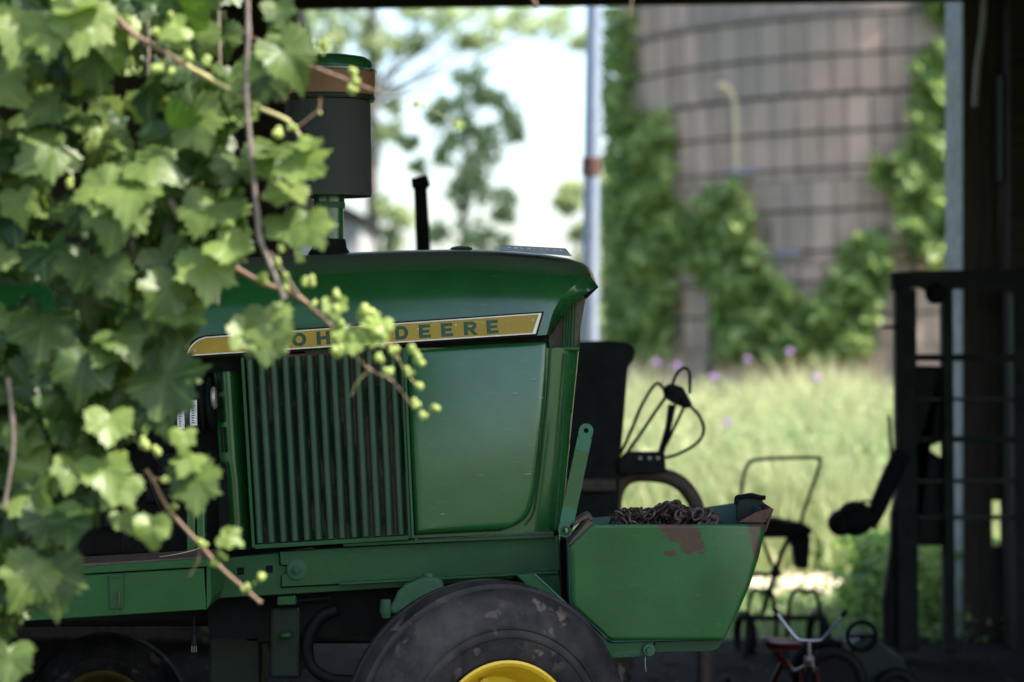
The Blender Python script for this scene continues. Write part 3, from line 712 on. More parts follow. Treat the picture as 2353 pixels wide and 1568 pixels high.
# front wheel, steered slightly
def wheel(parent, c, ax, Rt, wdt, rimR, mat_rim, seg=96, ribs=True):
    k = Rt/.39; k = min(k, 1.1)
    tr_ = B(); o = wdt
    prof = [(-.012,rimR-.004),(.004,rimR+.008*k),(.012,rimR+.03*k),(.016,rimR+.06*k),(.019,rimR+.063*k),(.019,rimR+.067*k),(.016,rimR+.07*k),(.0135,Rt-.118*k),(.0165,Rt-.115*k),(.0165,Rt-.110*k),(.012,Rt-.105*k),(.004,Rt-.082*k),(-.004,Rt-.058*k),(-.009,Rt-.052*k),(-.013,Rt-.046*k),(-.03,Rt-.024*k),(-.045,Rt-.017*k),(-.052,Rt-.028*k),(-.064,Rt-.028*k),(-.07,Rt-.008*k)]
    gro = [(-.095,Rt-.002),(-.118,Rt),(-.124,Rt-.018*k),(-.136,Rt-.018*k),(-.142,Rt-.001),(-.175,Rt-.006*k),(-.181,Rt-.024*k),(-.192,Rt-.024*k)]
    gro = [(a*o/.24, r) for a, r in gro]
    far = [(-o+.03,Rt-.022*k),(-o+.004,Rt-.05*k),(-o-.012,Rt-.11*k),(-o-.012,rimR+.05*k),(-o+.012,rimR)]
    tr_.lathe(prof+gro+far, c, ax, seg); ty = tr_.out('tyre', 'tyre', parent, smooth=30)
    rm = B(); rm.lathe([(.004,rimR+.002),(.010,rimR+.004),(.013,rimR-.003),(.008,rimR-.012),(-.006,rimR-.018),(-.02,rimR-.030),(-.05,rimR-.036),(-.075,rimR-.05),(-.08,rimR*.55),(-.06,rimR*.48),(-.045,rimR*.3),(.02,rimR*.28),(.03,rimR*.2),(.03,0)], c, ax, 64)
    rm.out('rim', mat_rim, parent, smooth=35)
    u = Vector(ax).orthogonal().normalized(); w_ = Vector(ax).cross(u)
    for q in range(6):
        a = 2*math.pi*q/6; bl = B(); bl.lathe([(-.08,.0),(-.08,.014),(-.06,.013),(-.06,0)], Vector(c)+(u*math.cos(a)+w_*math.sin(a))*rimR*.7, ax, 6)
        bl.out('wheel_bolt', mat_rim, parent)
W = thing('tmp', '', ''); bpy.data.objects.remove(W)
def sub_empty(name, parent, loc):
    o = bpy.data.objects.new(name, None); COL.objects.link(o); o.parent = parent; o.location = Vector(loc)-wloc(parent); o.empty_display_size = .1; return o
yaw = R(23); axw = Vector((math.sin(yaw), -math.cos(yaw), 0))
c_out = P(1158, 1690, 6.45)
fw = sub_empty('front_wheel', T, c_out); wheel(fw, c_out, axw, .405, .24, .197, 'yellow')
c2 = Vector((c_out.x, 2*YC-c_out.y, c_out.z)); fw2 = sub_empty('front_wheel', T, c2); wheel(fw2, c2, Vector((-math.sin(yaw), math.cos(yaw), 0)), .405, .24, .197, 'yellow', 48)
s = B(); s.tube([c_out-axw*.06, c2+axw*.06*1], .035, 12); s.tube([P(975,1345,6.98), P(1000,1500,6.98), c_out-axw*.2], .035, 10); s.out('axle_beam', 'darkgreen', T, smooth=True)
# rear wheels and seat platform lie outside the frame to the left; the rear axle housing carries them
for sgn in (-1, 1):
    cr = Vector((-2.62, YC+sgn*.72, .8)); rw = sub_empty('rear_wheel', T, cr); wheel(rw, cr, (0, sgn, 0), .8, .4, .46, 'yellow', 64)

# tool box with latch
s = B(); s.pp([(68,1329),(468,1306),(474,1401),(69,1427)], 6.74, .3); tb = s.out('tool_box', 'box', T, bevel=.002)
s = B(); s.pp([(66,1312),(470,1283),(478,1285),(481,1302),(66,1327)], 6.733, .31); s.out('box_lid', 'box', tb, bevel=.002)
s = B(); s.pp([(120,1300),(480,1279),(481,1287),(120,1306)], 6.75, .25); s.out('lid_step', 'brown', tb, bevel=.001)
s = B(); s.pp([(475,1303),(483,1301),(486,1376),(480,1392),(475,1400)], 6.742, .28); s.out('box_end', 'rail', tb)
s = B(); s.pp([(250,1326),(283,1324),(284,1398),(253,1400)], 6.734, .005); s.out('latch_plate', 'rail', tb, bevel=.001)
s = B(); s.pp([(249,1322),(283,1320),(283,1326),(249,1328)], 6.730, .009); s.out('latch_hinge', 'rail', tb); s = B(); s.tube(spline([P(268,1362,6.73),P(274,1364,6.725),P(274,1388,6.725),P(269,1402,6.73),P(268,1412,6.73)],4), .0022, 6); s.out('latch_hook', 'brown', tb)
# cord and plug
s = B(); s.tube(spline([P(444,1390,6.95),P(445,1420,6.9),P(445,1450,6.9)],4), .0035, 8); cd = s.out('block_heater_cord', 'rubber', T, smooth=True)
s = B(); s.tube([P(445,1448,6.9),P(445,1462,6.9)], .004, 8); s.tube([P(445,1460,6.9),P(446,1472,6.9),P(446,1484,6.9)], [.006,.010,.008], 10); s.out('plug', 'rubber', cd, smooth=True)
s = B()
for x in (441,446,451): s.tube([P(x,1484,6.9),P(x,1499,6.9)], .0012, 5)
s.out('plug_prong', 'chrome', cd)
# rearward hood/firewall stuff beyond the leaves
s = B(); s.pp([(-600,600),(-300,600),(-300,1300),(-600,1300)], 7.0, .68); s.out('cab_firewall', 'darkgreen', T, bevel=.01)

# chain pile in the box
chn = B(); rnd = random.Random(3)
cen = [(1430,1196,30),(1470,1192,40),(1520,1180,45),(1545,1172,35),(1575,1185,40),(1610,1190,30),(1640,1190,22)]
for i in range(190):
    px_, py_, sp = rnd.choice(cen); x = px_+rnd.gauss(0, sp*.5)
    if not 1408 < x < 1648: continue
    topy = lerp([(1405,1190),(1425,1174),(1470,1172),(1500,1168),(1520,1158),(1545,1154),(1565,1158),(1590,1172),(1618,1170),(1648,1184)], x)
    y = topy + 8 + rnd.random()**1.5*34; dd = D0+.06+rnd.random()*.2
    c = P(x, y, dd); ax = Vector((rnd.uniform(-1,1), rnd.uniform(-1,1), rnd.uniform(-1,1))).normalized()
    chn.torus(c, ax, .0125, .0042, 14, 6, 1.55)
s = chn.out('chain_pile', 'chain', None, smooth=True, origin=P(1530,1200,D0+.15)); tag(s, 'heap of rusty chain lying in the green box at the tractor nose', 'chain')
# straw on the tool box lid
s = B(); s.tube(spline([P(367,1280,6.8),P(400,1275,6.72),P(440,1266,6.68),P(468,1256,6.66)],5), .0016, 5); tag(s.out('straw', 'straw', origin=P(367,1280,6.8)), 'dry pale grass stalk caught on the edge of the tool box', 'straw')

# small wheel behind the tractor
cs = P(238, 1648, 8.0); sw_ = thing('small_wheel', 'small black tyre on a dull yellow rim standing under the tool box', 'wheel', (cs.x, cs.y, 0))
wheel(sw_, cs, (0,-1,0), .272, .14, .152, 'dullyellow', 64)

# ------------------------------------------------------------------ things behind the tractor
d = 9.2
MC = thing('old_implement', 'black boxy farm implement with looping hydraulic hoses behind the tractor nose', 'farm implement', (P(1400,0,d).x, d+.3, 0))
s = B(); s.pp([(1280,787),(1395,783),(1443,787),(1461,802),(1456,826),(1443,846),(1426,1060),(1420,1200),(1280,1200)], d, .8); s.out('hopper', 'darkmachine', MC, bevel=.015)
s = B(); s.pp([(1275,1100),(1415,1102),(1415,1130),(1275,1130)], d-.05, .06); s.out('cross_bar', 'brown', MC, bevel=.01)
s = B(); s.pp([(1420,1062),(1440,1040),(1528,1040),(1531,1088),(1500,1090),(1420,1090)], d-.02, .1); s.out('bracket', 'darkmachine', MC, bevel=.008)
s = B(); 
for x in (1471,1493,1512): s.lathe([(0,0),(0,.007),(.005,.007),(.005,0)], P(x,1053,d-.02), (0,-1,0), 10)
s.out('bracket_bolt', 'alu', MC)
s = B(); s.pp([(1524,892),(1545,882),(1570,890),(1584,915),(1592,930),(1580,940),(1550,930),(1528,915)], d, .07); s.ball(P(1540,895,d),.022,2); s.ball(P(1575,925,d),.022,2); s.out('valve_block', 'darkmachine', MC, bevel=.006)
hoses = [[(1425,1045),(1450,990),(1478,925),(1508,882),(1528,897)],[(1432,1052),(1470,1000),(1500,955),(1528,915)],[(1540,900),(1552,865),(1570,846),(1584,858),(1585,905)],[(1585,932),(1608,958),(1617,990),(1602,1018),(1562,1042),(1530,1052)],[(1530,1022),(1558,965),(1572,935)]]
for hh in hoses:
    s = B(); s.tube(spline([P(x,y,d+.02*i) for i,(x,y) in enumerate(hh)],6), .0065, 8); s.out('hose', 'rubber', MC, smooth=True)
s = B(); s.tube([P(1518,1045,d+.03),P(1535,985,d+.03),P(1545,930,d+.03)], [.013,.012,.016], 8); s.out('lever_post', 'darkmachine', MC, smooth=True)
s = B(); s.tube(spline([P(1398,1620,d+.1),P(1405,1300,d+.1),P(1410,1180,d+.1),P(1418,1125,d+.1),P(1445,1095,d+.1),P(1490,1090,d+.1),P(1545,1100,d+.1),P(1582,1130,d+.1),P(1604,1180,d+.1),P(1615,1300,d+.1),P(1620,1620,d+.1)],6), .03, 12); s.out('hoop_frame', 'brown', MC, smooth=True)
s = B(); s.box(P(1285,1620,d+.2), P(1300,1190,d+.2)+Vector((0,.05,0))); s.box(P(1380,1620,d+.7), P(1395,1190,d+.7)+Vector((0,.05,0))); s.out('leg', 'darkmachine', MC)

# black upright stack further back
d = 9.8
s = B(); s.tube([P(990,1650,d),P(986,780,d),P(972,560,d),P(966,430,d)], [.036,.034,.03,.028], 10); s.pp([(944,410),(982,402),(988,424),(976,440),(946,432)], d-.03, .06)
tag(s.out('exhaust_stack', 'black', origin=(P(985,0,d).x, d, 0), bevel=.004), 'thin black exhaust stack with a bent top rising behind the hood', 'exhaust pipe')

# walk-behind cultivator
d = 11.0
CU = thing('cultivator', 'walk-behind cultivator with tall loop handle silhouetted against the meadow', 'cultivator', (P(1800,0,d).x, d, 0))
s = B(); s.tube(spline([P(1712,1330,d+.3),P(1700,1200,d+.2),P(1706,1110,d+.15),P(1718,1070,d+.1),P(1745,1056,d+.1),P(1870,1052,d+.1),P(1884,1062,d+.1),P(1872,1105,d+.1),P(1852,1160,d+.05),P(1838,1210,d)],6), .0085, 8); s.out('handle', 'darkmachine', CU, smooth=True)
s = B(); s.pp([(1732,1202),(1775,1192),(1850,1206),(1868,1216),(1866,1228),(1822,1236),(1738,1238)], d, .2); s.pp([(1812,1236),(1864,1230),(1858,1309),(1830,1307),(1824,1262)], d+.02, .14); s.out('engine', 'black', CU, bevel=.012)
s = B(); s.tube([P(1812,1238,d+.05),P(1795,1275,d+.05),P(1782,1315,d+.05),P(1768,1360,d+.05),P(1752,1410,d+.05)], .012, 8); s.tube([P(1700,1320,d+.05),P(1795,1320,d+.05)], .01, 8); s.tube([P(1750,1238,d+.05),P(1782,1315,d+.05)], .008, 8); s.ball(P(1782,1316,d+.03), .025, 2); s.out('frame', 'darkmachine', CU, smooth=True)
for xa in (1722, 1815):
    for q in (0, .16):
        s = B(); w2 = 56 if xa < 1800 else 66
        s.tube(spline([P(xa-8,1510,d-.03+q),P(xa-4,1420,d-.03+q),P(xa,1380,d-.03+q),P(xa+w2*.22,1356,d-.03+q),P(xa+w2*.55,1362,d-.03+q),P(xa+w2*.85,1358,d-.03+q),P(xa+w2,1385,d-.03+q),P(xa+w2+6,1430,d-.03+q),P(xa+w2+3,1512,d-.03+q)],5), .010, 7); s.out('tine', 'darkmachine', CU, smooth=True)
s = B(); s.tube([P(1695,1420,d),P(1890,1420,d)], .013, 8); s.out('tine_bar', 'darkmachine', CU)
for x in (1712, 1880):
    s = B(); s.torus(P(x,1462,d+.15), (1,.3,0), .1, .02, 20, 8); s.out('wheel', 'rubber', CU, smooth=True)

# tricycle
d = 8.9; TC = thing('tricycle', 'small red tricycle with raised chrome handlebar, right of the green box', 'tricycle', (P(1840,0,d).x, d, 0))
zf = lambda py: py
s = B(); s.tube(spline([P(1779,1400,d),P(1800,1430,d),P(1826,1462,d),P(1840,1471,d),P(1880,1472,d),P(1893,1465,d),P(1918,1435,d),P(1938,1412,d)],5), .0065, 8); hb = s.out('handlebar', 'chrome', TC, smooth=True)
s = B(); s.tube([P(1777,1397,d),P(1786,1410,d)], .0085, 8); s.out('grip', 'rubber', hb); s = B(); s.tube([P(1945,1404,d),P(1934,1417,d)], .0085, 8); s.out('grip', 'rubber', hb)
s = B(); s.tube([P(1858,1472,d),P(1860,1536,d)], .008, 8); s.out('stem', 'chrome', TC)
s = B(); s.tube([P(1858,1508,d),P(1860,1545,d)], .02, 12); s.out('head', 'white', TC, bevel=.003)
s = B(); s.tube([P(1859,1518,d-.012),P(1859,1530,d-.012)], .012, 10); s.out('head_badge', 'red', TC)
cf = P(1862, 1600, d); cf.z = .13
s = B(); s.torus(cf, (1,-.25,0), .115, .015, 32, 8); fwz = s.out('front_wheel', 'rubber', TC, smooth=True)
s = B(); s.lathe([(-.02,.0),(-.02,.03),(.02,.03),(.02,0)], cf, (1,-.25,0), 14)
for k in range(8):
    a = k*math.pi/4; s.tube([cf, cf+Vector((-.06*math.cos(a)*0, .105*math.cos(a), .105*math.sin(a)))], .002, 4)
s.out('spokes', 'chrome', TC)
s = B(); s.tube([P(1858,1535,d)+Vector((-.03,0,0)), cf+Vector((-.035,0,0))], .007, 6); s.tube([P(1858,1535,d)+Vector((.03,0,0)), cf+Vector((.035,0,0))], .007, 6)
s.tube(spline([P(1852,1535,d+.02),P(1825,1545,d+.1),P(1800,1520,d+.18),P(1790,1500,d+.2)],5), .014, 10); s.tube([P(1800,1520,d+.18), Vector((P(1790,0,d).x, d+.38, .1))], .012, 8); s.out('frame', 'red', TC, smooth=True)
s = B(); s.prism([P(1757,1472,d+.08),P(1775,1474,d+.05),P(1842,1478,d+.08),P(1838,1496,d+.08),P(1765,1494,d+.08)], (0,.16,0)); se = s.out('seat', 'red', TC, bevel=.01)
s = B(); s.tube(spline([P(1756,1468,d+.07),P(1775,1474,d+.04),P(1810,1477,d+.05),P(1842,1475,d+.07)],4), .008, 8); s.out('seat_trim', 'white', se, smooth=True)
for sx_ in (-.16, .16):
    s = B(); s.torus(Vector((P(1790,0,d).x+sx_, d+.38, .085)), (1,0,0), .07, .015, 24, 8); s.out('rear_wheel', 'rubber', TC, smooth=True)
s = B(); s.tube([Vector((P(1790,0,d).x-.16, d+.38, .085)), Vector((P(1790,0,d).x+.16, d+.38, .085))], .008, 6); s.out('rear_axle', 'red', TC)

# ride-on toy / garden tractor, dark green
d = 9.4; PT = thing('pedal_tractor', 'dark green pedal tractor with black steering wheel, beside the tricycle', 'toy tractor', (P(1990,0,d).x, d+.2, 0))
s = B(); s.pp([(1882,1524),(1950,1520),(1958,1480),(1984,1466),(2018,1466),(2060,1500),(2082,1512),(2088,1610),(1880,1612)], d+.05, .26); s.out('body', 'darkgreen', PT, bevel=.015)
s = B(); s.torus(P(1980,1462,d+.05), (-.25,-1,.35), .056, .0085, 28, 8); s.tube([P(1980,1462,d+.05)+Vector((-.05,0,0)), P(1980,1462,d+.05)+Vector((.05,0,0))], .006, 6); s.out('steering_wheel', 'black', PT, smooth=True)
s = B(); s.tube([P(1980,1462,d+.05), P(2000,1500,d+.12)], .01, 8); s.out('steering_column', 'black', PT)
s = B(); s.pp([(1885,1510),(1935,1506),(1940,1516),(1884,1520)], d+.06, .2); s.out('seat', 'void', PT, bevel=.008)
for xx, rr_ in ((1915,.13),(2060,.09)):
    for yy in (d-.0, d+.34):
        s = B(); cc = P(xx,0,d); s.torus(Vector((cc.x, yy, rr_)), (0,1,0), rr_-.025, .025, 24, 8); s.lathe([(-.015,0),(-.015,rr_-.04),(.015,rr_-.04),(.015,0)], Vector((cc.x, yy, rr_)), (0,1,0), 20); s.out('wheel', 'rubber', PT, smooth=True)

# tall dark implement at the right
d = 10.9; RM = thing('upright_implement', 'tall black implement frame with rungs standing against the right wall', 'farm implement', (P(2150,0,d).x, d+.2, 0))
s = B(); s.pp([(2049,626),(2110,622),(2380,618),(2380,672),(2190,664),(2150,680),(2118,660),(2052,668)], d, .1); s.out('top_beam', 'darkmachine', RM, bevel=.008)
for (xa, xb) in ((2058,2106),(2166,2190),(2328,2352)):
    s = B(); s.pp([(xa,664),(xb,664),(xb+6,1500),(xa+6,1500)], d+.01, .09); s.out('post', 'darkmachine', RM, bevel=.006)
s = B(); s.ball(P(2150,675,d), .05, 2); s.out('pivot', 'black', RM, smooth=True)
for y, t in ((822,8),(918,4),(1010,7),(1106,5),(1190,5)):
    s = B(); s.pp([(2100,y-t),(2345,y-t),(2345,y+t),(2100,y+t)], d+.03, .04); s.out('rung', 'darkgreen' if t < 6 else 'darkmachine', RM, bevel=.004)
s = B(); s.pp([(2098,840),(2172,842),(2174,1012),(2130,1030),(2176,1060),(2178,1255),(2100,1255)], d+.06, .2); s.out('gearbox', 'void', RM, bevel=.02)
s = B(); s.pp([(2028,748),(2062,748),(2062,756),(2028,756)], d+.02, .03); s.out('stub', 'black', RM)
s = B(); s.tube([P(2072,1040,d),P(2050,1090,d-.02),P(2020,1160,d-.05),P(1998,1212,d-.06)], [.04,.045,.043,.03], 10); s.tube([P(2043,955,d),P(2050,1070,d)], .008, 6); s.out('arm', 'black', RM, smooth=True)
s = B(); s.ball(P(1965,1192,d-.06), .085, 3, (1,.8,.95)); s.ball(P(1932,1202,d-.06), .06, 3); s.ball(P(1988,1190,d-.06), .05, 2); s.tube(spline([P(1955,1165,d),P(1985,1152,d),P(2015,1155,d)],4), .006, 6); s.out('motor', 'black', RM, smooth=True)
s = B(); s.pp([(2062,1120),(2064,1480),(2035,1500),(2030,1380),(2048,1260),(2050,1180)], d+.04, .08); s.out('side_plate', 'void', RM, bevel=.01)
# things on the right wall
s = B(); s.tube(spline([P(2262,-60,11.5),P(2258,60,11.5),P(2246,150,11.5),P(2240,245,11.5)],5), [.014]*16, 8)
tag(s.out('hanging_strip', 'concrete', origin=P(2262,-60,11.5)), 'pale strip hanging down the dark right-hand wall', 'strip')
eb = thing('fuse_box', 'dark metal fuse box on the right-hand wall near the top', 'fuse box', P(2330,300,11.6))
s = B(); s.pp([(2300,170),(2375,170),(2375,420),(2300,420)], 11.5, .15); s.out('cabinet', 'darkgreen', eb, bevel=.01)
s = B(); s.tube(spline([P(2305,420,11.6),P(2300,520,11.62),P(2310,640,11.63),P(2312,800,11.63)],5), .012, 8); s.out('conduit', 'brown', eb, smooth=True)

# silver pipe behind, with rusty coupling
d = 15.6; PL = thing('metal_pole', 'blue grey metal pole with a rusty coupling between tree and silo', 'pole', (P(1353,0,d).x, d, gz(0, d)))
s = B(); s.tube([P(1350,1420,d),P(1357,620,d),P(1366,-40,d)], [.058,.055,.048], 20); s.out('shaft', 'galv', PL, smooth=True)
s = B(); s.tube([P(1358,405,d),P(1359,362,d)], .062, 20); s.out('coupling', 'rust', PL, bevel=.006)
# ------------------------------------------------------------------ silo
SD = 24.5; RS = 2.88; SX = P(2095, 0, SD).x
def silo_mat():
    m, n, l, b = nt('concrete_staves')
    uv = n.new('ShaderNodeUVMap'); uv.uv_map = 'UVMap'
    br = n.new('ShaderNodeTexBrick'); br.offset = .5; br.inputs['Scale'].default_value = 1; br.inputs['Brick Width'].default_value = .235; br.inputs['Row Height'].default_value = .76
    br.inputs['Mortar Size'].default_value = .02; br.inputs['Mortar Smooth'].default_value = .3; br.inputs['Color1'].default_value = (.47,.33,.265,1); br.inputs['Color2'].default_value = (.28,.195,.155,1); br.inputs['Mortar'].default_value = (.12,.085,.075,1)
    mp = n.new('ShaderNodeMapping'); l.new(uv.outputs[0], mp.inputs[0]); l.new(mp.outputs[0], br.inputs['Vector'])
    f = noise(n, l, .9, 4, .6); f2 = noise(n, l, 6, 5, .7, stretch=(1,1,.35))
    c = mix(n, l, ramp(n, l, f2, .35, .75), br.outputs['Color'], (.47,.35,.28,1)); c2 = mix(n, l, mth(n, l, 'MULTIPLY', ramp(n, l, f, .45, .6), .7), c, (.2,.2,.17,1))
    c3 = mix(n, l, .7, br.outputs['Color'], c2)
    l.new(c3, b.inputs['Base Color']); b.inputs['Roughness'].default_value = .9; bump(n, l, b, br.outputs['Fac'], .8, .02).__class__ if False else None
    return m
SL = thing('silo', 'tall concrete stave silo with dark hoops, half covered in creeper', 'silo', (SX, SD, gz(0, SD)))
c = B(); uvl = c.bm.loops.layers.uv.new('UVMap'); n_ = 72; z0, z1 = 0, 11
for k in range(n_):
    a0, a1 = 2*math.pi*k/n_, 2*math.pi*(k+1)/n_
    q = [(a0,z0),(a1,z0),(a1,z1),(a0,z1)]
    fc = c.bm.faces.new([c.bm.verts.new((SX+RS*math.cos(a), SD+RS*math.sin(a), z)) for a, z in q])
    for lp, (a, z) in zip(fc.loops, q): lp[uvl].uv = (a*RS, z+.1)
bmesh.ops.remove_doubles(c.bm, verts=c.bm.verts, dist=.001)
c.out('stave_wall', silo_mat(), SL, smooth=True)
c = B(); c.lathe([(RS+0.0-RS,RS+.1),(.5,RS*.95),(1.1,RS*.7),(1.5,RS*.35),(1.65,0)], (SX, SD, 11), (0,0,1), 48); c.out('dome_roof', 'galv', SL, smooth=True)
SL.rotation_euler.y = -R(1.2)
# hoops: spacing read from the photo
hz = [P(0, y, SD-RS).z for y in (113, 202, 290, 376, 472, 568, 640, 716)]; sp_ = (hz[0]-hz[5])/5
zz = sorted(hz + [hz[0]+sp_*k for k in range(1, 14)])
for z in zz:
    c = B(); c.torus((SX, SD, z), (0,0,1), RS+.010, .010, 90, 6); c.out('hoop', 'darkmachine', SL, smooth=True)
def cyl(px, py, off=.02):            # point of the silo wall seen at a photo position
    dr = P(px, py, 1)-Vector((0,0,CH)); r_ = RS+off
    a = dr.x**2+dr.y**2; b_ = -2*(dr.x*SX+dr.y*SD); cc = SX**2+SD**2-r_**2; q = b_*b_-4*a*cc
    if q < 0: return None, None
    t = (-b_-math.sqrt(q))/(2*a); p = Vector((0,0,CH))+dr*t; return p, Vector((p.x-SX, p.y-SD, 0)).normalized()
for xa, xb, y in ((1690,1752,385),(1745,1850,576)):
    c = B(); pts = [cyl(xa+(xb-xa)*k/6, y, .035)[0] for k in range(7)]; c.tube(pts, .02, 8); c.out('lit_hoop_section', 'galv', SL, smooth=True)  # galvanised stretches whose lit look is put into a paler colour

# pale hooked pole fixed to the silo
q_ = cyl(1692, 300, 0)[0]; d = q_.y-.05
HP = thing('hooked_pole', 'thin pale pole with a hooked top fixed to the silo wall', 'pole', (q_.x, d, P(0,640,d).z))
s = B(); s.tube(spline([P(1694,620,d),P(1693,480,d),P(1692,300,d),P(1690,245,d),P(1682,215,d),P(1668,200,d),P(1655,196,d)],5), .022, 8); s.out('shaft', 'straw', HP, smooth=True)
s = B(); s.ball(P(1660,198,d), .04, 2, (1.4,.8,.8)); s.out('lamp', 'straw', HP, smooth=True)
# ------------------------------------------------------------------ foliage
class Leaves:
    def __init__(s): s.v = []; s.f = []; s.t = []; s.uv = []; s.n = 0
    def add(s, tv, tf, m, loc, size, tint, tuv=None):
        v = (tv*size) @ np.array(m.to_3x3() if hasattr(m, 'to_3x3') else m).T + np.array(loc)
        s.v.append(v); s.f.append(tf+s.n); s.n += len(tv); s.t.append(np.full(len(tv), tint)); s.uv.append(tv[:, :2] if tuv is None else tuv)
    def out(s, name, mat, parent=None, origin=None):
        o3 = np.array(wloc(parent) if parent else (origin or (0,0,0)))
        v = np.concatenate(s.v)-o3; f_ = np.concatenate(s.f); me = bpy.data.meshes.new(name)
        me.vertices.add(len(v)); me.vertices.foreach_set('co', v.astype(np.float32).ravel())
        k = f_.shape[1]; me.loops.add(f_.size); me.loops.foreach_set('vertex_index', f_.astype(np.int32).ravel())
        me.polygons.add(len(f_)); me.polygons.foreach_set('loop_start', np.arange(0, f_.size, k, dtype=np.int32))
        me.update(calc_edges=True)
        at = me.attributes.new('tint', 'FLOAT', 'POINT'); at.data.foreach_set('value', np.concatenate(s.t).astype(np.float32))
        uvs = np.concatenate(s.uv)[f_.ravel()]; ul = me.uv_layers.new(name='UVMap'); ul.data.foreach_set('uv', uvs.astype(np.float32).ravel())
        me.polygons.foreach_set('use_smooth', np.ones(len(f_), dtype=bool)); me.validate()
        o = bpy.data.objects.new(name, me); COL.objects.link(o); me.materials.append(M[mat])
        if parent: o.parent = parent
        else: o.location = o3
        return o
def grape_leaf(seed, fold=.25, cup=.35):
    r_ = random.Random(seed); N = 46; outl = []; lobe = r_.uniform(.07,.17); tip = r_.uniform(.15,.24); wl = r_.uniform(.2,.3); asym = r_.uniform(-.1,.1); bs = r_.uniform(.38,.44)
    for i in range(N):
        th = -math.pi + 2*math.pi*(i+.5)/N       # 0 = tip
        a = abs(th+asym*.5); base = bs+tip*math.exp(-(a/.34)**2)+lobe*math.exp(-((a-1.02)/wl)**2)+.08*math.exp(-((a-1.95)/.4)**2)
        if a > 2.5: base *= 1-.6*((a-2.5)/.64)
        base *= 1+(.075 if i % 2 else -.055)+r_.uniform(-.05,.04)
        outl.append((base*math.sin(th)*.97, base*math.cos(th)))
    rings = [.34, .7, 1.0]; v = [(0,0,0)]
    ph = r_.uniform(0, 6); curl = r_.uniform(-.5,.7); tw = r_.uniform(-.35,.35); bl = r_.uniform(.02,.07)
    for q in rings:
        for (x, y) in outl:
            X, Y = x*q, y*q; rr = math.hypot(X, Y)
            z = fold*math.sqrt(X*X+.004)*.8 - cup*rr*rr*.8 - curl*max(0,Y)**2 + tw*X*Y + bl*q*math.sin(3*math.atan2(X, Y)+ph) + .012*math.sin(X*23+ph)*math.sin(Y*19-ph)
            v.append((X, Y, z))
    v = np.array(v); f_ = []
    for i in range(N): f_.append((0, 1+i, 1+(i+1)%N))
    for k in range(2):
        for i in range(N):
            a, b = 1+k*N+i, 1+k*N+(i+1)%N; c_, d_ = a+N, b+N; f_ += [(a, c_, d_), (a, d_, b)]
    return v, np.array(f_)
LT = [grape_leaf(i, random.uniform(-.05,.5), random.uniform(-.1,.6)) for i in range(22)]
def leaf_rot(roll, pitch, yaw_):
    # local: x right, y towards tip, z = upper face normal. Start: tip down, face to the camera (-Y)
    base = Matrix(((-1,0,0),(0,0,-1),(0,-1,0)))
    return Matrix.Rotation(yaw_, 3, 'Z') @ Matrix.Rotation(-pitch, 3, 'X') @ Matrix.Rotation(roll, 3, 'Y') @ base
simple = (np.array([(0,-.5,0),(.32,-.1,.08),(0,.5,-.05),(-.32,-.1,.08)]), np.array([(0,1,2),(0,2,3)]))
def rnd_rot():
    q = Quaternion((random.gauss(0,1),random.gauss(0,1),random.gauss(0,1),random.gauss(0,1))); q.normalize(); return q.to_matrix()

VD = lambda d_: 4.95+(d_-4.3)*.5
VG = 'vine shoots hanging across the shed front'
def vine(label, canes, leaves, buds, extra=None, cane_sub=5):
    p0 = P(*canes[0][0][0][:2], 4.6) if len(canes[0][0][0]) == 2 else P(*canes[0][0][0])
    v = thing('grape_vine', label, 'vine', p0, VG)
    for pts, r0, r1, mt in canes:
        c_ = B(); q = spline([P(p[0], p[1], VD(p[2])) for p in pts], cane_sub); n_ = len(q)
        c_.tube(q, [(r0+(r1-r0)*i/(n_-1))*.6*(1.35 if i % cane_sub == 0 else random.uniform(.9,1.05)) for i in range(n_)], 8); c_.out('cane', mt, v, smooth=60)
    L = Leaves()
    for a in leaves: put_leaf(L, *a)
    if extra: extra(L)
    if L.v: L.out('foliage', 'vineleaf', v)
    if buds:
        for (x, y, d_, r) in buds:
            Bd = B()
            for k in range(4 if r > 9 else 1):
                o_ = Vector((random.uniform(-1,1), random.uniform(-1,1), random.uniform(-1,1)))*(r*.6*d_/K if r > 9 else 0)
                Bd.ball(P(x, y, VD(d_))+o_*1.15, r*VD(d_)/K*random.uniform(.4,.66), 2, (1,1,random.uniform(1,1.4)))
            Bd.out('bud_cluster', 'bud', v, smooth=True)
    return v
def put_leaf(L, x, y, size, roll=0, pitch=30, yw=0, tint=.3, d_=4.6, k=None):
    tv, tf = LT[random.randrange(len(LT)) if k is None else k]; d_ = VD(d_)
    L.add(tv, tf, leaf_rot(R(roll), R(pitch), R(yw)), P(x, y, d_), size*1.04*d_/K, tint*.75)

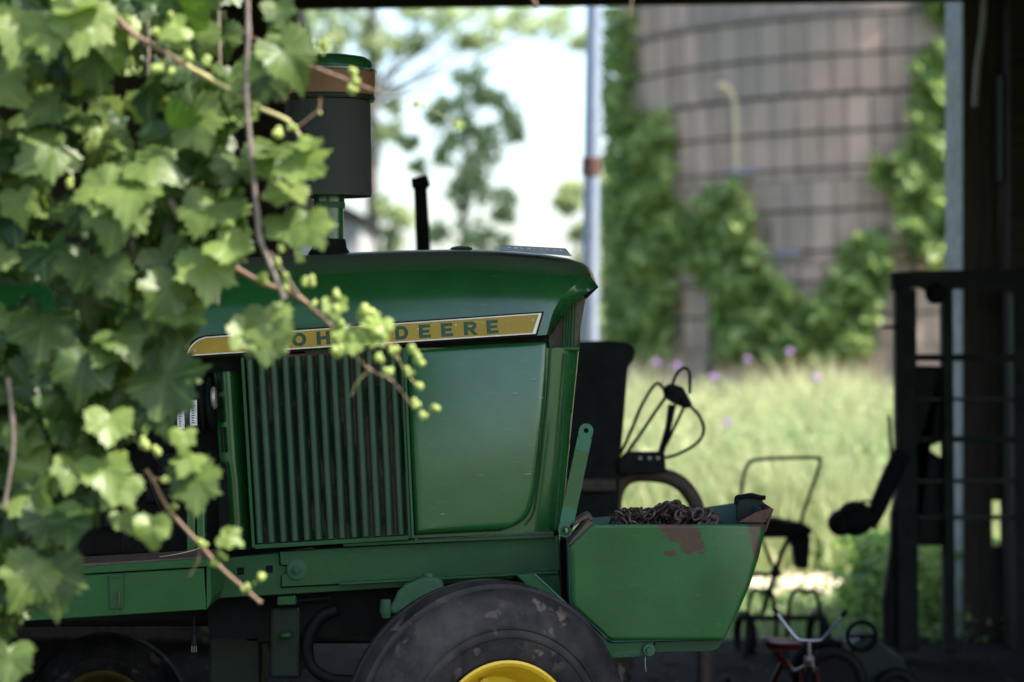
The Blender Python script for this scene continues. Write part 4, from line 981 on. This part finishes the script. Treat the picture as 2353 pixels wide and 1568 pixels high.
# the dense curtain at the left
dense = [(-80,560),(0,575),(60,520),(120,600),(220,600),(300,560),(400,575),(480,590),(560,570),(640,520),(700,440),(760,420),(820,380),(880,410),(940,400),(1000,340),(1060,300),(1120,250),(1180,190),(1250,120),(1330,90),(1400,30),(1460,-40),(1600,-20)]
def curtain(L):
    for i in range(440):
        y = random.uniform(-60, 1440); xm = lerp(dense, y)
        if xm < -30: continue
        x = random.uniform(-60, xm-30); d_ = random.choice((4.6,4.72,4.85,5.0))+random.uniform(-.04,.04)
        if math.sin(x*.017+y*.011+1)*math.sin(y*.021-x*.009) > .48: continue
        put_leaf(L, x, y, random.uniform(100,170) if i % 3 else random.uniform(45,95), random.gauss(0,38), random.gauss(22,24), random.gauss(0,35), max(0, random.gauss(.05,.10)) if i % 5 else random.uniform(.3,.9), d_)
    # unseen leaf mass added above the eave to throw dappled shade on the curtain
    for i in range(330):
        x = random.uniform(-2.8, -.3); z = random.uniform(2.32, 3.35); y = random.uniform(4.4, 5.45)
        if y < 5.3 and z < 2.38+(5.3-y)*.4: continue
        tv, tf = LT[random.randrange(len(LT))]
        L.add(tv, tf, leaf_rot(random.gauss(0,.6), R(random.gauss(45,20)), random.gauss(0,.6)), (x, y, z), random.uniform(.09,.15), .1)
curt = [[(120,-200,4.95),(150,100,4.9),(210,400,4.85),(190,700,4.9),(160,950,4.9),(60,1250,4.9)], [(330,-200,4.95),(340,200,4.9),(300,500,4.9),(330,800,4.85),(250,1100,4.9)], [(500,-200,4.95),(505,150,4.9),(520,400,4.9),(500,700,4.9)]]
vine('dense dark green curtain of grape leaves filling the left of the shed front', [(p, .006, .003, 'canegrey') for p in curt] +
     [([(18,870,4.5),(28,960,4.5),(29,1040,4.5),(10,1165,4.5)], .0075, .007, 'canegrey'), ([(75,1195,4.6),(40,1290,4.6),(-10,1385,4.6)], .006, .006, 'canegrey'), ([(370,420,4.7),(395,470,4.6),(415,505,4.6)], .011, .012, 'canegrey')],
     [(60,60,175,20,40,20,.55,4.35),(110,60,150,-10,35,-10,.6,4.3),(195,40,150,10,20,15,.65,4.3),(175,15,120,-20,60,0,.5,4.3),
      (120,345,150,60,35,20,.3,4.5),(120,240,150,50,50,20,.15,4.6),(245,440,130,80,30,10,.6,4.4),(300,430,170,-5,55,-5,.5,4.4),(270,480,170,10,25,10,.4,4.42),(340,380,140,-70,45,0,.35,4.45),
      (255,630,120,-35,20,-20,.25,4.5),(200,610,150,20,30,15,.1,4.55),(280,780,130,-30,55,0,.25,4.5),(250,800,110,30,55,10,.2,4.5),
      (195,840,160,10,20,0,.1,4.5),(100,745,170,5,45,10,.12,4.6),(380,870,170,-50,25,-10,.12,4.5),(370,920,150,-20,35,-20,.1,4.52),
      (250,970,120,0,40,10,.55,4.35),(170,1075,110,20,50,20,.5,4.35),(240,1080,140,-20,45,0,.55,4.35),(275,1110,110,30,30,10,.5,4.35),
      (120,1190,150,10,30,0,.08,4.5),(160,1200,130,-20,50,-20,.1,4.45),(350,1210,95,0,10,0,.6,4.3),(285,1190,75,-20,20,10,.45,4.5),
      (75,1310,150,30,30,20,.35,4.4),(120,1320,170,-10,15,10,.12,4.45),(20,1510,130,0,30,0,.25,4.3),
      (440,1090,110,-20,35,-10,.15,4.45),(435,1055,80,20,50,0,.5,4.4),(420,1000,70,0,35,0,.75,4.4)],
     [(330,1020,4.4,16),(360,1035,4.4,14),(380,1100,4.4,12),(260,85,4.5,12),(160,420,4.4,14)], curtain)
vine('reddish arching cane crossing the upper left above the air cleaner', [([(235,-10,4.4),(292,67,4.4),(352,105,4.4),(429,151,4.4)], .011, .0085, 'canebrown'), ([(425,149,4.4),(470,174,4.4),(527,207,4.4),(591,246,4.4),(661,278,4.4),(700,330,4.4)], .0085, .006, 'caneyellow'), ([(180,-30,4.4),(260,50,4.4),(300,75,4.4)], .008, .007, 'canebrown')],
     [(410,65,80,70,25,10,.8,4.35),(690,375,140,-55,35,-10,.55,4.3),(625,345,120,30,55,10,.25,4.4),(560,265,70,0,50,0,.5,4.4),(540,225,60,20,40,0,.6,4.4),(700,330,80,-60,60,0,.5,4.3),(240,60,130,-15,30,-10,.35,4.45)],
     [(365,150,4.35,17),(395,165,4.35,14),(430,130,4.35,16),(470,140,4.35,15),(395,40,4.35,12),(590,247,4.38,13),(640,305,4.35,15),(670,290,4.35,12),(355,70,4.35,14),(535,275,4.35,9)])
vine('thin cane with yellow buds reaching right across the air cleaner band', [([(560,75,4.5),(591,92,4.5),(640,118,4.5),(686,141,4.5),(735,160,4.5),(784,179,4.5),(850,205,4.5)], .006, .0045, 'canebrown'), ([(686,145,4.5),(675,190,4.5),(650,235,4.5)], .003, .002, 'canebrown'), ([(735,225,4.5),(733,250,4.5),(715,268,4.5),(680,295,4.5)], .0035, .003, 'canebrown'), ([(850,205,4.5),(900,215,4.5),(955,238,4.5),(1010,262,4.5),(1050,285,4.5)], .0012, .0012, 'caneyellow')],
     [(655,120,150,-30,15,15,.28,4.4),(600,170,160,10,30,-10,.1,4.6),(655,75,90,0,50,0,.35,4.5),(640,20,90,-20,20,0,.2,4.5),(555,190,60,40,50,0,.6,4.4),(745,110,34,0,40,0,.9,4.5),(960,240,24,60,40,0,.85,4.5),(1055,285,30,0,40,0,.85,4.5)],
     [(812,162,4.45,13),(820,185,4.45,12),(812,212,4.45,14),(700,100,4.5,10),(742,100,4.5,13),(735,260,4.48,8),(975,245,4.5,7),(1050,280,4.5,9)])
vine('grey vertical stem hanging down in front of the air cleaner', [([(566,-60,4.35),(570,70,4.35),(566,211,4.35),(577,352,4.35),(591,492,4.35),(598,553,4.35),(619,603,4.35),(654,687,4.35)], .0085, .009, 'canegrey')],
     [(660,440,100,20,50,10,.55,4.4),(655,510,110,-20,40,0,.3,4.4),(710,520,110,-40,30,-20,.4,4.35),(590,380,100,-60,55,0,.35,4.4),(520,560,120,-60,40,0,.65,4.35),(490,480,150,20,50,0,.4,4.45),(600,380,110,30,40,20,.2,4.5),(540,380,120,10,45,0,.2,4.55)],
     [(650,570,4.35,13),(690,590,4.35,14),(640,600,4.35,11),(705,650,4.35,12),(660,640,4.35,12)])
vine('brown shoot with grape buds hanging over the yellow nameplate', [([(530,610,4.55),(598,648,4.55),(686,683,4.55),(738,729,4.55),(770,758,4.55),(800,800,4.55),(850,850,4.55),(900,875,4.55),(945,930,4.55)], .0105, .0025, 'canebrown'), ([(620,580,4.5),(660,640,4.52),(690,685,4.55)], .006, .006, 'canegrey'), ([(870,760,4.5),(900,800,4.5),(930,850,4.5),(960,890,4.5)], .003, .002, 'caneyellow'), ([(850,850,4.55),(820,880,4.55),(808,910,4.55)], .0025,.002,'caneyellow')],
     [(475,610,140,0,30,15,.6,4.4),(385,665,130,40,20,20,.35,4.45),(415,720,120,-60,50,0,.3,4.45),(612,735,130,-10,25,0,.45,4.4),(565,765,95,40,30,20,.65,4.4),(615,785,100,0,15,0,.3,4.4),(370,690,120,20,30,0,.2,4.5),(830,775,60,40,40,0,1,4.5),(880,750,55,-20,40,0,1,4.5),(790,760,58,10,30,10,1,4.5),(812,792,50,60,20,0,1,4.48),(850,735,60,-20,40,0,1,4.5),(798,778,66,20,30,0,.9,4.5),(865,775,50,20,30,0,1,4.5),(770,700,60,0,40,0,.9,4.5),(600,790,95,-15,25,0,.4,4.42),(632,765,85,25,20,0,.35,4.43)],
     [(715,645,4.5,14),(776,678,4.5,13),(762,706,4.5,17),(781,739,4.5,15),(842,725,4.5,20),(866,753,4.5,18),(828,772,4.5,18),(776,809,4.5,16),(875,823,4.5,15),(908,805,4.5,15),(950,805,4.5,13),(964,828,4.5,13),(941,852,4.5,13),(894,852,4.5,13),(959,889,4.5,12),(952,927,4.5,13),(973,950,4.5,13),(999,941,4.5,11),(850,745,4.5,18),(630,610,4.45,14),(600,640,4.5,14),(660,660,4.5,12),(720,700,4.5,11)])
vine('pinkish shoot slanting down in front of the tool box', [([(335,1080,4.6),(352,1104,4.6),(387,1171,4.6),(457,1249,4.6),(503,1301,4.6),(563,1354,4.6),(600,1386,4.6)], .0075, .0065, 'canebrown'), ([(460,1255,4.6),(455,1290,4.6),(435,1325,4.6)], .003, .002, 'canebrown'), ([(350,1100,4.6),(390,1098,4.6),(430,1090,4.6)], .003,.003,'caneyellow')],
     [(522,1235,66,-70,40,0,.6,4.5),(360,1210,80,0,20,0,.6,4.4),(450,1105,120,-10,30,-15,.3,4.4)],
     [(400,1168,4.55,13),(466,1245,4.55,14),(495,1292,4.55,14),(512,1275,4.55,11),(565,1352,4.55,10),(597,1330,4.55,13),(585,1340,4.55,8)])
# a dry tendril at the eave
s = B(); s.tube(spline([P(1460,-60,4.9),P(1452,0,4.9),P(1446,36,4.9)],4), .0022, 6); s.tube(spline([P(1205,-60,4.9),P(1222,-10,4.9),P(1232,14,4.9)],4), .004, 6)
tag(s.out('dry_tendril', 'canebrown', origin=P(1460,-60,4.9)), 'dry brown tendrils dangling from the top of the opening', 'tendril')

# creeper on the silo, each patch a plant
def in_poly(x, y, poly):
    r_ = False; j = len(poly)-1
    for i in range(len(poly)):
        if (poly[i][1] > y) != (poly[j][1] > y) and x < (poly[j][0]-poly[i][0])*(y-poly[i][1])/(poly[j][1]-poly[i][1])+poly[i][0]: r_ = not r_
        j = i
    return r_
def creeper(label, poly, n, tint=.3, thick=.22, root=None, zr=0):
    xs_ = [p[0] for p in poly]; ys_ = [p[1] for p in poly]; L = Leaves(); first = None; cnt = 0
    while cnt < n:
        x = random.uniform(min(xs_), max(xs_)); y = random.uniform(min(ys_), max(ys_)); cnt += 1
        if not in_poly(x+random.gauss(0,14), y+random.gauss(0,14), poly): continue
        bulge = .5+.5*math.sin(x*.045+1.3)*math.sin(y*.05)
        p, nn = cyl(x, y, .03+random.random()*thick*(.35+bulge))
        if p is None:
            p = P(x, y, SD+random.uniform(-.9,.3)); nn = Vector((-.5,-1,0)).normalized()
        up = (nn*.7+Vector((.5,0,random.uniform(.3,1.4)))+Vector((random.gauss(0,.5),random.gauss(0,.5),0))).normalized()
        m_ = up.to_track_quat('Z','Y').to_matrix() @ Matrix.Rotation(random.uniform(0,6.3), 3, 'Z')
        L.add(simple[0], simple[1], m_, p, random.uniform(.10,.22), max(0, min(1, random.gauss(tint,.4))))
    p0, nn = cyl(*root) if root else (None, None)
    if p0 is None: p0 = P(1445, 800, SD)
    v = thing('creeper', label, 'climbing plant', (p0.x, p0.y, gz(p0.x, p0.y)), 'creeper patches on the silo')
    s_ = B(); cx_ = sum(xs_)/len(xs_); stx = []
    for fr_ in (0, .35, .7, 1):
        yy = max(ys_)+(min(ys_)-max(ys_))*fr_*.9; q = cyl(cx_, yy, .03)[0]
        stx.append(q if q else P(1440, yy, SD))
    stx = [Vector((stx[0].x, stx[0].y-.02, gz(0, 21)))]+stx
    s_.tube(spline(stx, 4), .025, 6); s_.out('stem', 'bark', v, smooth=True)
    L.out('foliage', 'ivyleaf', v)
creeper('tall narrow column of creeper up the left edge of the silo', [(1386,20),(1448,20),(1448,160),(1440,260),(1470,300),(1470,820),(1385,820),(1390,400)], 1900, .55, .2, (1450,800))
creeper('yellowish creeper bulging out at the left of the silo', [(1465,300),(1490,245),(1530,280),(1542,340),(1520,420),(1560,480),(1555,560),(1530,640),(1540,800),(1420,820),(1420,480),(1440,340)], 1700, .8, .22, (1490,800))
creeper('arched bridge of creeper in the middle of the silo', [(1530,520),(1600,470),(1640,440),(1690,420),(1720,540),(1690,620),(1650,660),(1600,640),(1560,560)], 950, .65, .16, (1650,700))
creeper('broad mass of creeper spreading at the foot of the silo', [(1640,640),(1650,560),(1690,470),(1720,560),(1760,620),(1810,660),(1830,720),(1870,700),(1900,660),(1920,830),(1650,830)], 2000, .7, .2, (1750,800))
creeper('rounded clump of creeper leaning right at the silo foot', [(1865,820),(1880,700),(1920,640),(1960,560),(2000,530),(2050,580),(2040,640),(2000,700),(1985,830)], 1250, .65, .2, (1940,800))
creeper('creeper hanging down the right side of the silo', [(2130,120),(2200,90),(2200,620),(2140,590),(2090,520),(2055,450),(2000,400),(1995,370),(2060,365),(2090,340),(2100,260)], 2200, .6, .22, (2150,780))
creeper('small tuft of creeper high at the right of the silo', [(2130,-60),(2220,-60),(2220,45),(2150,40)], 900, .6, .3, (2170,780))

# meadow grass
def meadow(name, x0, x1, y0, y1, n, h0, h1, tint0, tint1, origin):
    X = rng.uniform(x0, x1, n); Y = rng.uniform(y0, y1, n); H = rng.uniform(h0, h1, n)*(.7+.6*(.5+.5*np.sin(X*2.1+Y*1.3)*np.sin(Y*1.7-X)))*np.clip((Y-y0)/1.3+.35, .3, 1); A = rng.uniform(0, 6.28, n); W_ = rng.uniform(.006, .014, n)
    Z = np.array([gz(a, b) for a, b in zip(X, Y)]); lean = rng.normal(0, .22, (n, 2))
    dx, dy = np.cos(A)*W_, np.sin(A)*W_
    v = np.zeros((n, 5, 3)); 
    for k, (fr_, wf) in enumerate(((0,1),(0,-1),(.55,.9),(.55,-.9),(1,0))):
        v[:, k, 0] = X+dx*wf+lean[:, 0]*H*fr_**2; v[:, k, 1] = Y+dy*wf+lean[:, 1]*H*fr_**2; v[:, k, 2] = Z+H*fr_*(1-.15*fr_)
    idx = np.arange(n)[:, None]*5
    fcs = np.concatenate([idx+np.array([0,1,3]), idx+np.array([0,3,2]), idx+np.array([2,3,4])])
    L = Leaves(); L.v = [v.reshape(-1, 3)]; L.f = [fcs]
    base_t = np.clip(rng.normal(.5,.28,n)+.35*np.sin(X*1.1+2)*np.sin(Y*.8)+(tint1-tint0)*(Y-y0)/(y1-y0)+tint0-.5, 0, 1)
    L.t = [np.clip((base_t[:, None]+np.array([-.12,-.12,.05,.05,.4])), 0, 1).ravel()]; L.uv = [np.zeros((n*5, 2))]
    return L.out(name, 'grassblade', None, origin)
tag(meadow('meadow_grass', -5, 8, 14.7, 21.6, 60000, .5, .95, .3, .6, (1.5, 18, 0)), 'tall sunlit grass of the meadow between shed and silo', 'grass', kind='stuff')
L = Leaves()                                                       # broader meadow herbs among the blades
for i in range(15000):
    x, y = random.uniform(-4, 7.5), random.uniform(14.7, 21)
    z = gz(x, y)+random.random()**.7*.75*min(1, (y-14.5)/1.5)
    L.add(simple[0], simple[1], rnd_rot(), (x, y, z+.01), random.uniform(.04,.10), max(0, random.gauss(.45,.3)))
tag(L.out('meadow_herbs', 'grassblade', None, (1.5, 18, 0)), 'broad leaved herbs mixed through the tall meadow grass', 'herbs', kind='stuff')
L = Leaves()                                                       # weeds at the back edge of the shed
for i in range(9000):
    if i % 3 == 0: x, y, hmax = P(random.choice((1985,2005,2040,2060,2130,2160,2260))+random.gauss(0,20), 0, 12.6).x, 12.6+random.gauss(0,.35), .42
    else: x, y, hmax = random.uniform(-1.5, 4.2), random.uniform(11.5, 13.9), .10+.08*math.sin(random.random()*9)
    z = random.random()**1.4*hmax
    L.add(simple[0], simple[1], rnd_rot(), (x, y, z+.01), random.uniform(.04,.10) if hmax > .3 else random.uniform(.02,.06), max(0, random.gauss(.2,.2)))
tag(L.out('weeds', 'ivyleaf', None, (2.2, 12.6, 0)), 'low leafy weeds growing along the back edge of the shed', 'weeds', kind='stuff')
L = Leaves()                                                       # straw and chaff on the dirt floor
for i in range(2500):
    x, y = random.uniform(-3, 5), random.uniform(6, 11.6)
    m_ = Matrix.Rotation(random.uniform(0,6.3), 3, 'Z') @ Matrix.Diagonal((.25,1.6,1))
    L.add(simple[0], simple[1], m_, (x, y, .024), random.uniform(.03,.08), .9)
tag(L.out('floor_chaff', 'brown', None, (1, 9, 0)), 'scattered straw and chaff on the dirt floor', 'straw', kind='stuff')
# knapweed heads
for i, (x, y, d_, lab) in enumerate(((1715,830,19.5,'pale purple flower head left of the tallest one in the meadow'),(1815,812,19.5,'tallest pale purple flower head against the creeper'),(1508,838,19.8,'pale purple flower head in front of the grey foot of the silo'),(1640,870,18.8,'faint pink flower head below the creeper mass'),(1875,872,18.5,'pink flower head right of the tallest one'),(1672,975,17.5,'lowest pale purple flower head in the middle of the meadow'),(1555,845,19.2,'pinkish flower head between the two left ones'))):
    b0 = P(x, y, d_); v = thing('flower', lab, 'flower', (b0.x, b0.y, gz(b0.x, b0.y)), 'purple flowers in the meadow')
    s = B()
    for k in range(14):
        a = random.uniform(0, 6.28); e_ = random.uniform(.1, 1.3); s.tube([b0, b0+Vector((math.cos(a)*math.cos(e_), math.sin(a)*math.cos(e_), math.sin(e_)))*random.uniform(.02,.045)], [.003,.01], 5)
    s.ball(b0, .018, 2); s.out('bloom', 'petal', v)
    s = B(); s.tube([Vector((b0.x, b0.y, gz(b0.x, b0.y))), b0], .006, 5); s.out('stalk', 'caneyellow', v)

# trees
def tree(label, base, height, crown, n, lsize, group=None, tint=.3, trunk_r=.12, cl=.35, name='tree', lean=(0,0)):
    v = thing(name, label, 'tree', base, group); base = Vector(base)
    tp = base+Vector((lean[0], lean[1], height)); tk = B()
    mid = base.lerp(tp, .5)+Vector((random.uniform(-.15,.15),0,0)); q = spline([base, mid, tp], 5)
    tk.tube(q, [trunk_r*(1-.75*i/(len(q)-1)) for i in range(len(q))], 10)
    clumps = []
    for (cx_, cz_, r_) in crown:
        c0 = Vector((base.x+cx_, base.y+random.uniform(-.5,.5)*r_*1.5, base.z+cz_)); f0 = min(max((cz_-r_)/height, .2), .92)
        a = base.lerp(tp, f0*.85); tk.tube(spline([a, a.lerp(c0, .5)+Vector((0,0,-.05)), c0], 4), [trunk_r*q for q in (.2,.18,.16,.14,.12,.1,.08,.06,.04)], 6)
        for k in range(6): 
            o_ = Vector((random.gauss(0,1),random.gauss(0,1),random.gauss(0,1))).normalized()*r_*random.uniform(.5,1)
            clumps.append((c0+o_, r_*cl)); tk.tube([c0, c0+o_], [trunk_r*.07, trunk_r*.03], 4)
    tk.out('trunk', 'bark', v, smooth=True); L = Leaves()
    for i in range(n):
        c0, r_ = random.choice(clumps); p = c0+Vector((random.gauss(0,.5),random.gauss(0,.5),random.gauss(0,.4)))*r_
        L.add(simple[0], simple[1], rnd_rot(), p, lsize*random.uniform(.7,1.3), max(0, min(1, random.gauss(tint,.22))))
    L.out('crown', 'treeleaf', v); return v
def crown_at(pts, d_, bx, bz):       # crown clumps given by photo position
    return [((P(x,y,d_).x-bx), (P(x,y,d_).z-bz), r*d_/K) for x, y, r in pts]
d = 27; bx = P(1075,0,d).x
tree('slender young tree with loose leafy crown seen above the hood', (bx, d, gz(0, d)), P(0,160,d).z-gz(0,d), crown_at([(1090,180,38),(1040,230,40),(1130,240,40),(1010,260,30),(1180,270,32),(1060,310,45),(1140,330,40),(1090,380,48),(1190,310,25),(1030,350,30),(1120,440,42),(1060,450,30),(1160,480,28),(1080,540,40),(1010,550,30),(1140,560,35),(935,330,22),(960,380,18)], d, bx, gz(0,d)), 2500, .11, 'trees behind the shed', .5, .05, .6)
d = 36; bx = P(860,0,d).x
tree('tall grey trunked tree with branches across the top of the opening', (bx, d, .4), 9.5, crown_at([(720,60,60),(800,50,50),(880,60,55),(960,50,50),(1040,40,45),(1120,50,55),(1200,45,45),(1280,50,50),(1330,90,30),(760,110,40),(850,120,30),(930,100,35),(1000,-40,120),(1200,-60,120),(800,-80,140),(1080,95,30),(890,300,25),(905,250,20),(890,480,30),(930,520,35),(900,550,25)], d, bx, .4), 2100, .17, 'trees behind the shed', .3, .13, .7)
d = 33; bx = P(715,0,d).x
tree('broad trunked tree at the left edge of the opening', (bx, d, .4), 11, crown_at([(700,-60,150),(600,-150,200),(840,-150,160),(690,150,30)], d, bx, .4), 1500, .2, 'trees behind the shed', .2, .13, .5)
d = 30; bx = P(1330,0,d).x
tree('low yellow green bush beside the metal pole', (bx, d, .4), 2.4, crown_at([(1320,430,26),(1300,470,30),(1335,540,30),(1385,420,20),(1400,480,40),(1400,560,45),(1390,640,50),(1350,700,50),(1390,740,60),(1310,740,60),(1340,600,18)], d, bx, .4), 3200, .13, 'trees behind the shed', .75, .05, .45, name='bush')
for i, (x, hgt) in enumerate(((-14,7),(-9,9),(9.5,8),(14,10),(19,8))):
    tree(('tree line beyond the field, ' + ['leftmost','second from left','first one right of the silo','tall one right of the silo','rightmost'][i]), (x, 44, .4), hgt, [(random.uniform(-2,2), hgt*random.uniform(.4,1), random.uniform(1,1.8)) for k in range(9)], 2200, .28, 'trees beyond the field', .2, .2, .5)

# far grey shed with a dark roof, seen beside the intake pipe
d = 30; fs = thing('far_shed', 'small grey shed with a dark roof far behind the intake pipe', 'shed', (P(740,0,d).x, d, .4))
s = B(); s.pp([(560,500),(826,500),(830,830),(560,830)], d, 3); s.out('wall', 'concrete', fs)
s = B(); s.pp([(540,455),(700,440),(790,470),(842,498),(838,512),(785,496),(540,490)], d-.15, 3.3); s.out('roof', 'darkroof', fs)
